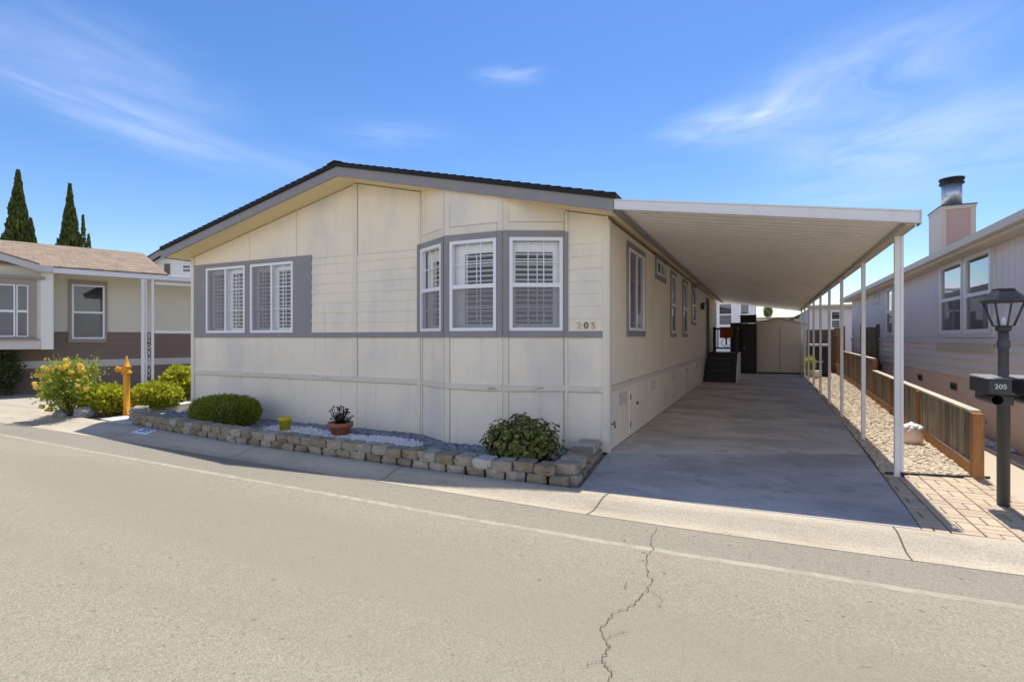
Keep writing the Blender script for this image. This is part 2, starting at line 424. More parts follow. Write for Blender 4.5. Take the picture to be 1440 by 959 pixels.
def window(parent, f, a0, a1, z0, z1, kind, d=0., fw=.045, vinyl='vinyl', gl='glass', shutter=True, lv=(.10, .10, .11), grid=(3, 2)):
    """frame mesh is the part; panes, bars, shutters and screens are its sub-parts"""
    b = MB(f); o_, i_ = d + .03, d - .05
    b.box(a0, a1, i_, o_, z0, z0 + fw); b.box(a0, a1, i_, o_, z1 - fw, z1)
    b.box(a0, a0 + fw, i_, o_, z0 + fw, z1 - fw); b.box(a1 - fw, a1, i_, o_, z0 + fw, z1 - fw)
    am = (a0 + a1) / 2; zm = z0 + (z1 - z0) * .49
    A0, A1, Z0, Z1 = a0 + fw, a1 - fw, z0 + fw, z1 - fw
    if kind == 'slider': b.box(am - .022, am + .022, d - .045, d + .02, Z0, Z1)
    if kind == 'hung': b.box(A0, A1, d - .045, d + .024, zm - .028, zm + .028)
    w = b.build('window', vinyl, parent)
    g = MB(f)
    g.face([(A0, d - .005, Z0), (A1, d - .005, Z0), (A1, d - .005, Z1), (A0, d - .005, Z1)])
    g.build('pane', gl, w)
    bars = MB(f); bw = .007
    if kind == 'hung' and grid:
        for seg0, seg1, nz in ((zm + .028, Z1, grid[1]), (Z0, zm - .028, grid[1])):
            for i in range(1, grid[0]):
                x = A0 + (A1 - A0) * i / grid[0]; bars.box(x - bw, x + bw, d - .022, d - .012, seg0, seg1)
            for k in range(1, nz):
                z = seg0 + (seg1 - seg0) * k / nz; bars.box(A0, A1, d - .0235, d - .0105, z - bw, z + bw)
        bars.build('glazing_bar', vinyl, w)
    if kind == 'slider' and grid:
        for x0, x1 in ((A0, am - .022), (am + .022, A1)):
            x = (x0 + x1) / 2; bars.box(x - bw, x + bw, d - .022, d - .012, Z0, Z1)
            for k in (1, 2):
                z = Z0 + (Z1 - Z0) * k / 3; bars.box(x0, x1, d - .0235, d - .0105, z - bw, z + bw)
        bars.build('glazing_bar', vinyl, w)
    s = MB(f)
    if kind == 'hung': s.face([(A0, d + .008, Z0), (A1, d + .008, Z0), (A1, d + .008, zm - .028), (A0, d + .008, zm - .028)])
    elif kind == 'slider': s.face([(A0, d + .008, Z0), (am - .022, d + .008, Z0), (am - .022, d + .008, Z1), (A0, d + .008, Z1)])
    if kind in ('hung', 'slider'): s.build('insect_screen', 'screen', w)
    if shutter:
        h = MB(f); q0, q1 = d - .115, d - .085
        panels = ((A0 - .02, A1 + .02),) if kind == 'hung' else ((A0 - .02, am), (am, A1 + .02))
        for p0, p1 in panels:
            h.box(p0, p0 + lv[0], q0, q1, Z0, Z1); h.box(p1 - lv[1], p1, q0, q1, Z0, Z1)
            h.box(p0 + lv[0], p1 - lv[1], q0, q1, Z1 - lv[2], Z1); h.box(p0 + lv[0], p1 - lv[1], q0, q1, Z0, Z0 + .05)
            z = Z0 + .09; k = 0
            while z < Z1 - lv[2] - .02:
                t = .009
                h.hexa([(p0 + lv[0], d - .128, z - t), (p1 - lv[1], d - .128, z - t), (p1 - lv[1], d - .072, z + t - .006), (p0 + lv[0], d - .072, z + t - .006),
                        (p0 + lv[0], d - .128, z - t + .009), (p1 - lv[1], d - .128, z - t + .009), (p1 - lv[1], d - .072, z + t + .003), (p0 + lv[0], d - .072, z + t + .003)])
                z += .070
            xm = (p0 + p1) / 2 + .02
            h.box(xm - .006, xm + .006, d - .070, d - .058, Z0 + .08, Z1 - lv[2] - .02)
        h.build('shutter', 'shutter', w)
    return w

# ------------------------------------------------------------------ setting: ground, road, kerb
b = MB(); b.face([(-900, -900, -.16), (900, -900, -.16), (900, 900, -.16), (-900, 900, -.16)])
struct(b.build('ground', 'land'))
LIP = [(-60, 4.75), (-20, 4.75), (-13, 4.78), (-11.9, 4.80), (-9.64, 4.76), (-7.34, 4.72), (-5.06, 4.65), (-2.86, 4.62), (-1.51, 4.58), (-.38, 4.59), (.74, 4.625), (1.58, 4.665), (6, 4.9), (60, 8.)]
BACK = [(-60, 5.75), (-20, 5.75), (-15.5, 5.76), (-13.3, 5.72), (-11.3, 5.42), (-9.4, 5.32), (-6.8, 5.08), (-5.5, 5.03), (-3.0, 4.97), (-1.65, 4.985), (-.4, 5.0), (.4, 5.04), (1.1, 5.07), (1.74, 5.095), (6, 5.32), (60, 8.45)]
LINE = [(-60, 4.22), (-11.4, 4.20), (-9, 4.12), (-4.4, 4.035), (-2.45, 4.0), (-.75, 4.01), (.12, 4.045), (.58, 4.055), (1.39, 4.085), (6, 4.3), (60, 7.3)]
def lerp(P, x):
    for (x0, y0), (x1, y1) in zip(P, P[1:]):
        if x0 <= x <= x1: return y0 + (y1 - y0) * (x - x0) / (x1 - x0)
xs = [-60, -40, -25, -20] + [-18 + .4 * i for i in range(61)] + [8, 15, 30, 60]
b = MB()
for x0, x1 in zip(xs, xs[1:]): b.face([(x0, -60, -.09), (x1, -60, -.09), (x1, lerp(LIP, x1) + .02, -.09), (x0, lerp(LIP, x0) + .02, -.09)])
struct(b.build('road', 'asphalt'))
b = MB()
for x0, x1 in zip(xs, xs[1:]): b.face([(x0, lerp(LINE, x0) + .01, -.0865), (x1, lerp(LINE, x1) + .01, -.0865), (x1, lerp(LIP, x1) + .012, -.0865), (x0, lerp(LIP, x0) + .012, -.0865)])
struct(b.build('road_shoulder', 'asphalt_edge'))
b = MB()
for x0, x1 in zip(xs, xs[1:]):
    j0, j1 = (.012 * mnoise.noise((x0 * 2, 0, 0)), .012 * mnoise.noise((x1 * 2, 0, 0)))
    b.face([(x0, lerp(LINE, x0) - .028 + j0, -.0893), (x1, lerp(LINE, x1) - .028 + j1, -.0893), (x1, lerp(LINE, x1) + .028 + j1, -.083), (x0, lerp(LINE, x0) + .028 + j0, -.083)])
struct(b.build('road_seam_line', 'road_line'))
CR = [(-.80, 4.50), (-.772, 4.12), (-.74, 3.99), (-.762, 3.90), (-.72, 3.654), (-.657, 3.508), (-.653, 3.369), (-.666, 3.231), (-.713, 3.086), (-.779, 2.973), (-.799, 2.825), (-.752, 2.733), (-.708, 2.648), (-.714, 2.522), (-.664, 2.477), (-.632, 2.387), (-.65, 2.1), (-.55, 1.8)]
b = MB()
def ribbon(b, P, w0, z, jit=.014, seg=6):
    fine = []
    for (p, q) in zip(P, P[1:]):
        for k in range(seg):
            t = k / seg; fine.append((p[0] + (q[0] - p[0]) * t + rnd.uniform(-jit, jit), p[1] + (q[1] - p[1]) * t + rnd.uniform(-jit, jit) * .4))
    for p, q in zip(fine, fine[1:]):
        w = w0 * rnd.uniform(.35, 1.0); d = Vector((q[0] - p[0], q[1] - p[1])); n = Vector((-d.y, d.x)).normalized() * w
        b.face([(p[0] - n.x, p[1] - n.y, z), (q[0] - n.x, q[1] - n.y, z), (q[0] + n.x, q[1] + n.y, z), (p[0] + n.x, p[1] + n.y, z)])
ribbon(b, CR, .0032, -.081)
ribbon(b, [(-.752, 2.733), (-.69, 2.80), (-.66, 2.86)], .002, -.081)
ribbon(b, [(-.714, 2.522), (-.76, 2.48), (-.76, 2.44)], .002, -.081)
ribbon(b, [(-.653, 3.369), (-.57, 3.30), (-.545, 3.21), (-.56, 3.16)], .0016, -.081)
ribbon(b, [(-.78, 3.42), (-.80, 3.36), (-.775, 3.30)], .002, -.081)
struct(b.build('road_crack', 'crack'))
# rolled concrete kerb
b = MB(); NS = 9
def kz(t):
    s = min(max((t - .16) / .66, 0), 1); return -.0865 * s * s * (3 - 2 * s)
def kpt(x, t): return (x, lerp(BACK, x) + (lerp(LIP, x) - .03 - lerp(BACK, x)) * t, kz(t) + .004)
for x0, x1 in zip(xs, xs[1:]):
    for k in range(NS): b.face([kpt(x0, (k + 1) / NS), kpt(x1, (k + 1) / NS), kpt(x1, k / NS), kpt(x0, k / NS)], smooth=True)
    b.face([kpt(x0, 1), kpt(x1, 1), (x1, kpt(x1, 1)[1], -.2), (x0, kpt(x0, 1)[1], -.2)])
    b.face([kpt(x0, 0), kpt(x1, 0), (x1, kpt(x1, 0)[1], -.2), (x0, kpt(x0, 0)[1], -.2)])
kerb = struct(b.build('kerb', 'kerb'))
b = MB()
for xa, dx in ((-1.33, -.09), (.93, .03), (-6.2, -.22), (-3.75, -.1), (-9.2, -.25), (3.6, .05)):
    for k in range(NS):
        p, q = kpt(xa + dx * k / NS, k / NS), kpt(xa + dx * (k + 1) / NS, (k + 1) / NS); w = .006
        b.face([(p[0] - w, p[1], p[2] + .003), (p[0] + w, p[1], p[2] + .003), (q[0] + w, q[1], q[2] + .003), (q[0] - w, q[1], q[2] + .003)])
b.build('joint', 'crack', kerb)
# white painted number patch on the kerb face
b = MB(); x0, x1 = -9.20, -8.76
for k in range(6):
    t0, t1 = .10 + .36 * k / 6, .10 + .36 * (k + 1) / 6
    p = [kpt(x0, t1), kpt(x1, t1), kpt(x1, t0), kpt(x0, t0)]
    b.face([(q[0], q[1], q[2] + .004) for q in p])
patch = b.build('number_patch', 'kerb_paint', kerb)
p0, p1 = Vector(kpt(-8.98, .44)), Vector(kpt(-8.98, .12)); mid = (p0 + p1) / 2 + Vector((0, 0, .014))
text('painted_number', '205', .17, 'kerb_ink', patch, mid, (1, 0, 0), p1 - p0, .001)

# yards and paved surfaces behind the kerb
b = MB()
for x0, x1 in zip(xs, xs[1:]): b.face([(x0, lerp(BACK, x0) - .01, -.035), (x1, lerp(BACK, x1) - .01, -.035), (x1, 90, -.035), (x0, 90, -.035)])
struct(b.build('yard', 'yard'))
# driveway slabs with joints
EDGE = lambda y: 1.116 + .038 * (y - 5.07) if y < 8 else 1.227 + .0135 * (y - 8)
front = MB(); drive = MB(); ys = [(5.055, 7.32), (7.332, 11.2), (11.212, 15.3), (15.312, 19.6), (19.612, 24.9)]
for y0, y1 in ys:
    l0 = -1.64 - .1 * (y0 - 5) if y0 < 6.76 else -1.815
    if y0 < 6:
        front.prism([(-1.64, 5.0), (-.4, 5.012), (.4, 5.052), (EDGE(5.08), 5.082), (EDGE(y1), y1 + .75), (-1.812, y1 - .62), (-1.815, 6.70)], -.12, .004)
    elif y0 < 8: drive.prism([(-1.815, 6.712), (EDGE(7.3), 8.082), (EDGE(y1), y1), (-1.815, y1)], -.12, .004)
    else: drive.prism([(-1.815, y0), (EDGE(y0), y0), (EDGE(y1), y1), (-1.815, y1)], -.12, .004)
struct(drive.build('driveway', 'drive')); struct(front.build('driveway_front', 'drive_front'))
poly_sheet('patio', [(-1.81, 24.91), (2.9, 24.91), (2.9, 27), (-1.81, 27)], -.004, 'drive')
# gravel strip base + neighbour walk
poly_sheet('gravel_bed', [(EDGE(7.05) + .002, 7.05), (2.10, 7.22), (2.2, 10), (2.5, 16), (2.75, 26), (1.46, 24.9), (EDGE(15) + .002, 15), (EDGE(8) + .002, 8)], -.016, 'gravel_base')
poly_sheet('neighbor_walk', [(2.12, 6.34), (2.16, 7.2), (2.45, 10.0), (2.60, 10.2), (3.0, 8.9), (3.0, 7.0), (5.2, 7.0), (5.2, 5.30), (2.02, 5.13)], -.010, 'nb_walk')
poly_sheet('neighbor_gravel_bed', [(2.2, 10.1), (2.62, 10.2), (3.02, 9.0), (3.03, 23), (2.74, 23), (2.45, 15)], -.014, 'gravel_base')
# brick paving: basket of pairs
b = MB(); bw, bl = .105, .212
import itertools
def inbrick(x, y): return EDGE(y) + .05 < x < 2.16 + .5 * max(0, 6.1 - y) * .1 + .05 * (y - 6.3) and lerp(BACK, x) + .02 < y < 7.02 + .22 * (x - 1.4) / .7
for i in range(-2, 8):
    for j in range(-2, 14):
        cx, cy = 1.1 + i * bl, 5.0 + j * bl
        for k in (0, 1):
            if (i + j) % 2: p = (cx, cx + bl, cy + k * bw, cy + (k + 1) * bw)
            else: p = (cx + k * bw, cx + (k + 1) * bw, cy, cy + bl)
            g = .0045
            x0, x1, y0, y1 = p[0] + g, p[1] - g, p[2] + g, p[3] - g
            if x0 < EDGE(y0) + .012: x0 = EDGE(y0) + .012
            if y0 < lerp(BACK, min(x0, 5)) + .012: y0 = lerp(BACK, min(x0, 5)) + .012
            top = 7.03 + .22 * (x0 - 1.4) / .7
            if y1 > top: y1 = top
            if x1 > 2.14: x1 = 2.14 + .0
            if x1 - x0 < .015 or y1 - y0 < .015: continue
            z = .004 + rnd.uniform(-.002, .002); t = rnd.random()
            c = .006
            b.hexa([(x0, y0, -.06), (x1, y0, -.06), (x1, y1, -.06), (x0, y1, -.06), (x0, y0, z - c), (x1, y0, z - c), (x1, y1, z - c), (x0, y1, z - c)], t)
            b.hexa([(x0, y0, z - c), (x1, y0, z - c), (x1, y1, z - c), (x0, y1, z - c), (x0 + c, y0 + c, z), (x1 - c, y0 + c, z), (x1 - c, y1 - c, z), (x0 + c, y1 - c, z)], t)
struct(b.build('brick_paving', 'paver'))
poly_sheet('paving_sand', [(EDGE(5.1) + .003, 5.085), (2.14, 5.125), (2.14, 7.23), (EDGE(7) + .003, 7.04)], -.012, 'gravel_base')
poly_sheet('edging_board', [(1.23, 7.045), (2.2, 7.285), (2.2, 7.315), (1.23, 7.075)], .012, 'dark_steps', thick=.1)
# left: neighbour apron and walk
poly_sheet('neighbor_driveway', [(-13.2, 5.74), (-15.5, 5.78), (-22, 5.77), (-22, 6.6), (-18.4, 6.9), (-15.2, 7.6), (-13.5, 7.6), (-12.6, 6.3)], .002, 'apron', thick=.06)
poly_sheet('concrete_pad', [(-11.05, 5.52), (-10.2, 5.42), (-10.05, 5.62), (-10.62, 6.02), (-11.0, 5.9)], .006, 'white_walk', thick=.05)
poly_sheet('concrete_strip', [(-10.98, 6.08), (-10.80, 6.04), (-11.05, 7.2), (-11.2, 9.0), (-11.45, 9.0), (-11.35, 7.3)], .10, 'white_walk', thick=.12)
poly_sheet('planting_soil', [(-12.7, 5.70), (-11.3, 5.45), (-10.9, 5.55), (-11.2, 7.2), (-11.3, 8.6), (-13.0, 8.6)], -.02, 'mulch')
poly_sheet('slate_bed', [(-10.9, 6.1), (-9.6, 5.52), (-8, 5.35), (-6.8, 5.25), (-5.5, 5.19), (-4, 5.17), (-2.0, 5.16), (-1.95, 6.76), (-10.3, 6.76), (-10.3, 8), (-10.98, 8)], -.012, 'slate_base')

# ------------------------------------------------------------------ loose stone (nobody could count it)
ICO = None
def ico():
    bm = bmesh.new(); bmesh.ops.create_icosphere(bm, subdivisions=1, radius=1)
    v = [x.co.copy() for x in bm.verts]; f = [[w.index for w in q.verts] for q in bm.faces]; bm.free(); return v, f
ICOV, ICOF = ico()
def stones(name, m, sampler, n, r0, r1, flat, z0, seed, chip=False):
    r = random.Random(seed); b = MB()
    for _ in range(n):
        p = sampler(r)
        if p is None: continue
        s = r.uniform(r0, r1); sx, sy, sz = s * r.uniform(.7, 1.35), s * r.uniform(.7, 1.2), s * flat * r.uniform(.7, 1.2)
        mt = Matrix.Rotation(r.uniform(0, 6.28), 3, 'Z') @ Matrix.Rotation(r.uniform(-.5, .5), 3, 'X')
        o = len(b.v); t = r.random()
        if chip:
            q = [Vector((sx * i * r.uniform(.6, 1), sy * j * r.uniform(.6, 1), sz * k)) for k in (-1, 1) for i, j in ((-1, -1), (1, -1), (1, 1), (-1, 1))]
            fs = ((0, 3, 2, 1), (4, 5, 6, 7), (0, 1, 5, 4), (1, 2, 6, 5), (2, 3, 7, 6), (3, 0, 4, 7))
        else:
            q = [Vector((v.x * sx, v.y * sy, v.z * sz)) * r.uniform(.85, 1.12) for v in ICOV]; fs = ICOF
        zz = z0 + sz * r.uniform(.2, 1.1)
        for v in q:
            w = mt @ v; b.v.append((w.x + p[0], w.y + p[1], w.z + zz))
        for f in fs:
            b.F.append([o + i for i in f]); b.tone[len(b.F) - 1] = t
            if not chip: b.smooth.add(len(b.F) - 1)
    return struct(b.build(name, m), 'stuff')
PATCHES = ((-6.75, 6.12, .62, .26), (-5.80, 6.02, .50, .20), (-4.95, 5.98, .62, .30), (-3.6, 5.30, .0, .0))
def inpatch(x, y, grow=1.): return any(rx > 0 and ((x - cx) / (rx * grow)) ** 2 + ((y - cy) / (ry * grow)) ** 2 < 1 for cx, cy, rx, ry in PATCHES)
WALLPATH = [(-10.95, 6.05), (-10.3, 5.62), (-9.5, 5.42), (-8.0, 5.24), (-6.85, 5.15), (-5.55, 5.095), (-4.7, 5.095), (-4.0, 5.07), (-3.26, 5.03), (-2.55, 5.04), (-1.88, 5.07)]
def in_bed(x, y):
    if not (-10.6 < x < -1.92): return False
    if y < lerp(WALLPATH, x) + .15 or y > 6.74: return False
    if -4.78 < x < -2.41:
        lim = 6.37 if -4.1 < x < -3.16 else (6.37 + (.39 * (-4.1 - x) / .68 if x < -4 else .39 * (x + 3.16) / .75))
        if y > lim: return False
    return True
def s_slate(r):
    x, y = r.uniform(-10.6, -1.92), r.uniform(5.1, 6.76)
    return (x, y) if in_bed(x, y) and not inpatch(x, y, .85) else None
stones('slate_chips', 'slate', s_slate, 15000, .020, .042, .32, -.008, 3, True)
def s_white(r):
    cx, cy, rx, ry = PATCHES[r.choice((0, 1, 2, 2))]
    a, q = r.uniform(0, 6.28), math.sqrt(r.random()) * (1 + .18 * math.sin(r.uniform(0, 20)))
    x, y = cx + rx * q * math.cos(a), cy + ry * q * math.sin(a)
    return (x, y) if in_bed(x, y) else None
stones('white_pebbles', 'pebble_white', s_white, 3600, .012, .024, .7, .012, 4)
def s_tan(r):
    y = 7.1 + (r.random() ** 1.7) * 17; f = 2.04 + .032 * (y - 7.2) + (.012 * (y - 10) if y > 10 else 0)
    x = r.uniform(EDGE(y) + .02, f + .02)
    if y < 7.08 + .25 * (x - 1.25): return None
    return (x, y)
stones('tan_gravel', 'gravel_tan', s_tan, 13000, .016, .036, .6, -.012, 5)
def s_nb(r):
    y = 9.0 + (r.random() ** 1.5) * 11; x = r.uniform(2.25 + .03 * (y - 7), 3.0)
    if y < 10.25 and x < 3.0 - (y - 9) * .35: return None
    return (x, y)
stones('white_gravel', 'pebble_white', s_nb, 3500, .015, .032, .65, -.01, 6)

# ------------------------------------------------------------------ the cream house
WY, WX = 6.76, -1.82
house = thing('manufactured_house', 'cream manufactured house with grey trim, a bay window and a dark shingle roof', 'house', (-6.06, 6.76, 0))
ff = frame((0, WY), (1, 0), (0, -1)); fs = frame((WX, 0), (0, 1), (1, 0))
RX, RZ, SL = -6.06, 4.19, .2270
rooft = lambda x: RZ - SL * abs(x - RX)          # top of the fascia line
soff = lambda x: rooft(x) - .15
A, B, C_, D = (-4.776, WY), (-4.094, 6.378), (-3.169, 6.378), (-2.415, WY)
HOLES = [(-9.831, -8.724, 1.587, 2.846), (-8.579, -7.488, 1.587, 2.848)]
b = MB(ff)
wall(b, -10.295, A[0], 0, soff, HOLES, (RX,)); b.build('front_wall', 'cream', house)
b = MB(ff); wall(b, D[0], WX, 0, soff, []); b.build('front_wall', 'cream', house)
HS = [(7.85, 9.01, 1.606, 2.845), (10.14, 11.15, 2.70, 2.98), (11.93, 12.63, 1.60, 2.88), (13.85, 14.62, 1.60, 2.89), (15.73, 16.6, 1.95, 2.93)]
DOOR = (19.9, 20.85, .82, 2.93)
b = MB(fs); wall(b, WY, 24.3, .855, lambda a: 3.035, HS + [DOOR])
b.build('side_wall', 'cream_side', house)
b = MB(fs); b.box(WY, 24.3, -.05, -.008, 0, .776)
b.build('skirting', 'cream', house)
b = MB(); b.box(-10.295, WX - .05, 24.2, 24.3, 0, 3.03); b.face([(-10.295, WY, 0), (-10.295, 24.3, 0), (-10.295, 24.3, 3.05), (-10.295, WY, 3.05)])
b.build('rear_wall', 'cream', house)
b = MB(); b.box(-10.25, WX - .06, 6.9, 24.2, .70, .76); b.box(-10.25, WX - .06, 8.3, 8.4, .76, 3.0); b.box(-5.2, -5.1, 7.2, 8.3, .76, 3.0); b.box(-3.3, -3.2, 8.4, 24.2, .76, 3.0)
b.build('interior_partition', 'interior_dark', house)  # dark partition set close behind the windows to darken the rooms
bay = MB(); bayF = []
for p, q in ((A, B), (B, C_), (C_, D)):
    L_ = math.hypot(q[0] - p[0], q[1] - p[1]); u = ((q[0] - p[0]) / L_, (q[1] - p[1]) / L_); bayF.append((frame(p, u, (u[1], -u[0])), L_, p, u))
BW = [(.025, .707), (.094, .834), (.085, .808)]
for (f, L_, p, u), (w0, w1) in zip(bayF, BW):
    bay.f = f; wall(bay, 0, L_, 0, lambda a, p=p, u=u: soff(p[0] + u[0] * a) + .02, [(w0, w1, 1.590, 2.853)])
bay.f = None
bay.build('bay_wall', 'cream', house)
# belts, bands, boards
b = MB(ff)
for a0, a1 in ((-10.207, A[0]), (D[0], -1.893)): b.box(a0, a1, .001, .018, .776, .855)
for (f, L_, p, u) in bayF: b.f = f; b.box(.012, L_ - .012, .001, .016, .776, .855)
b.f = fs; b.box(WY + .01, 24.29, -.006, .012, .776, .852)
b.build('belt_board', 'belt', house)
b = MB(ff)
b.box(-1.893, WX + .0, .001, .024, 0, soff(-1.86) - .005); b.build('corner_board', 'cream_trim', house); b = MB(ff); b.box(-10.295, -10.207, .001, .024, 0, soff(-10.25) - .005); b.build('corner_board', 'cream_trim', house); b = MB(ff)
b.box(-6.127, -6.039, .001, .022, .857, soff(-6.08) - .004); b.build('batten', 'cream_trim', house); b = MB(ff); b.box(-4.823, -4.778, .001, .02, 0, soff(-4.8) - .004); b.build('batten', 'cream_trim', house)
b = MB(ff); b.box(-2.413, -2.379, .001, .02, 0, soff(-2.4) - .004); b.build('batten', 'cream_trim', house); b = MB(fs); b.box(WY - .024, WY + .07, .002, .022, 0, 3.03); b.build('corner_board', 'cream_trim', house); b = MB(fs); b.box(24.21, 24.3, .002, .022, 0, 3.03); b.build('corner_board', 'cream_trim', house)
b = MB()
for i, (f, L_, p, u) in enumerate(bayF):
    b.f = f; w0, w1 = BW[i]; t0, t1 = soff(p[0]) - .0, soff(p[0] + u[0] * L_)
    for (x0, x1) in (((.012, .06), (w1 + .012, L_ - .004)) if i == 0 else (((.004, w0 - .012), (w1 + .012, L_ - .004)) if i == 1 else ((.004, w0 - .012), (w1 + .02, L_ - .02)))):
        for z0, z1 in ((.0, .774), (.857, 1.498), (2.945, min(t0, t1) - .004)): b = MB(f); b.box(x0, x1, .001, .013, z0, z1); b.build('batten', 'cream_trim', house)
    b = MB(f); b.box(.06, w1, .0005, .008, 2.945, 3.055); b.build('header_board', 'cream_trim', house)
b = MB(ff)
for r in rects(-10.207, -7.056, 1.5, 2.927, [(h[0] - .004, h[1] + .004, h[2] - .004, h[3] + .004) for h in HOLES]): b.box(r[0], r[1], .001, .022, r[2], r[3])
b.box(-7.054, -4.80, .003, .030, 1.5, 1.585); b.box(-2.40, -1.895, .003, .030, 1.5, 1.585)
b.box(-4.83, -4.784, .023, .032, 1.587, 2.935); b.box(-2.412, -2.372, .023, .032, 1.587, 2.925)
for i, (f, L_, p, u) in enumerate(bayF):
    b.f = f; w0, w1 = BW[i]
    for r in rects(.0, L_, 1.5, 2.938, [(w0 - .004, w1 + .004, 1.586, 2.857)]): b.box(r[0] + .002, r[1] - .002, .014, .026, r[2], r[3])
b.build('grey_trim', 'grey_trim', house)
# lap siding
for a0, a1, zt in ((-7.054, -6.129, 2.86), (-6.037, -4.832, 2.86), (-2.37, -1.895, 2.92)):
    b = MB(ff); z = 1.585
    while z < zt - .02:
        z1 = min(z + .166, zt)
        b.face([(a0, .016, z), (a1, .016, z), (a1, .003, z1), (a0, .003, z1)]); b.face([(a0, .016, z), (a1, .016, z), (a1, 0, z), (a0, 0, z)])
        z = z1
    b.build('lap_siding', 'cream', house)
b = MB(ff)
for a, z0, z1 in ((-7.42, 2.93, soff(-7.42) - .01), (-8.62, 2.93, soff(-8.62) - .01), (-6.05, .02, .774), (-6.035, .86, 1.498), (-6.034, 2.88, soff(-6.03) - .01), (-10.203, .0, .774)): b.box(a - .004, a + .004, .0005, .002, z0, z1)
for a0, a1 in ((-7.05, -6.13), (-6.03, -4.83)): b.box(a0, a1, .0005, .004, 2.86, 2.866)
for a0, a1 in ((-10.2, -4.83), (-2.37, -1.9)): b.box(a0, a1, .0005, .019, .768, .775)
for i, (f, L_, p, u) in enumerate(bayF):
    b.f = f; w0, w1 = BW[i]; b.box(.06, w1 + .01, .0005, .010, 3.056, 3.064); b.box(.01, L_ - .01, .0005, .017, .768, .775)
    for a in ((.064, ) if i == 0 else (w0 - .008, w1 + .008)):
        b.box(a - .003, a + .003, .0005, .0026, .02, .77); b.box(a - .003, a + .003, .0005, .0024, .86, 1.49)
b.f = fs; b.box(WY + .08, 24.2, .0005, .013, .853, .860)
b.build('panel_joint', 'seam', house)
# windows
for h in HOLES: window(house, ff, *h, 'slider', lv=(.07, .05, .08))
for i, ((f, L_, p, u), w) in enumerate(zip(bayF, BW)):
    window(house, f, w[0], w[1], 1.590, 2.853, 'hung', lv=((.20, .06, .17), (.16, .06, .13), (.06, .10, .14))[i])
for i, h in enumerate(HS):
    tr = MB(fs); x = .09
    for r in rects(h[0] - x, h[1] + x, h[2] - x, h[3] + x, [(h[0] - .003, h[1] + .003, h[2] - .003, h[3] + .003)]): tr.box(r[0], r[1], .001, .02, r[2], r[3])
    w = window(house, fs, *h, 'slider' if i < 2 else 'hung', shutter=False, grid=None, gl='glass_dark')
    tr.build('window_trim', 'grey_trim', w)
dr = MB(fs); dr.box(DOOR[0] + .06, DOOR[1] - .06, -.07, -.03, DOOR[2] + .02, DOOR[3] - .06)
for zz in (.95, 1.65, 2.3): dr.box(DOOR[0] + .16, DOOR[1] - .16, -.03, -.024, zz, zz + .5)
dro = dr.build('door', 'dark_wood', house)
b = MB(fs)
for r in rects(*DOOR, [(DOOR[0] + .06, DOOR[1] - .06, DOOR[2] + .02, DOOR[3] - .06)]): b.box(r[0], r[1], -.07, .03, r[2], r[3])
b.build('door_frame', 'grey_trim', dro)
b = MB(fs); b.lathe((0, 0, 0), [(.0, 0)] * 2) if False else b.box(19.99, 20.03, -.03, .03, 1.75, 1.80); b.build('door_handle', 'brass', dro)
b = MB(fs); b.box(18.05, 18.17, .0, .02, 2.42, 2.60); b.box(18.06, 18.16, .02, .12, 2.40, 2.58); b.hexa([(18.04, .02, 2.58), (18.18, .02, 2.58), (18.18, .16, 2.58), (18.04, .16, 2.58), (18.09, .06, 2.64), (18.13, .06, 2.64), (18.13, .1, 2.64), (18.09, .1, 2.64)])
b.build('wall_lamp', 'metal_dark', house)
for y0, y1 in ((7.40, 7.80), (9.76, 10.10), (12.17, 12.50), (14.52, 14.88), (16.9, 17.3)):
    b = MB(fs); b.box(y0, y1, -.008, .004, .535, .545); b.box(y0, y1, -.008, .004, .705, .715); n = 8
    for k in range(n): a = y0 + (y1 - y0) * (k + .5) / n; b.box(a - .014, a + .014, -.008, .004, .545, .705)
    v = b.build('skirt_vent', 'belt', house)
    b = MB(fs); b.box(y0 + .004, y1 - .004, -.008, -.004, .538, .712); b.build('vent_opening', 'dark_gap', v)
b = MB(fs); b.box(7.97, 8.9, -.008, .006, .05, .70); ap = b.build('access_panel', 'cream', house, .004)
for z0 in (.56, .14): b = MB(fs); b.box(7.985, 8.02, .006, .014, z0, z0 + .08); b.build('hinge', 'pole_grey', ap)
b = MB(fs); b.box(8.42, 8.47, .006, .03, .44, .48); b.build('latch', 'pole_grey', ap)
b = MB(fs); b.tube([(6.84, .0, .36), (6.84, .06, .36), (6.84, .07, .31)], .012, 6); b.box(6.815, 6.865, .055, .066, .365, .40); b.build('hose_tap', 'brass_dark', house)
# roof
roof = MB(); Y0, Y1 = 6.30, 24.7; XL, XR = -10.49, -1.635; T = .055
def slab(mb, y0, y1, x0, x1, z0f, th, over=0):
    mb.hexa([(x0, y0, z0f(x0)), (x1, y0, z0f(x1)), (x1, y1, z0f(x1)), (x0, y1, z0f(x0)), (x0, y0, z0f(x0) + th), (x1, y0, z0f(x1) + th), (x1, y1, z0f(x1) + th), (x0, y1, z0f(x0) + th)])
for x0, x1 in ((XL - .03, RX), (RX, XR + .04)): slab(roof, Y0 - .035, Y1, x0, x1, lambda x: rooft(x) + .002, T)
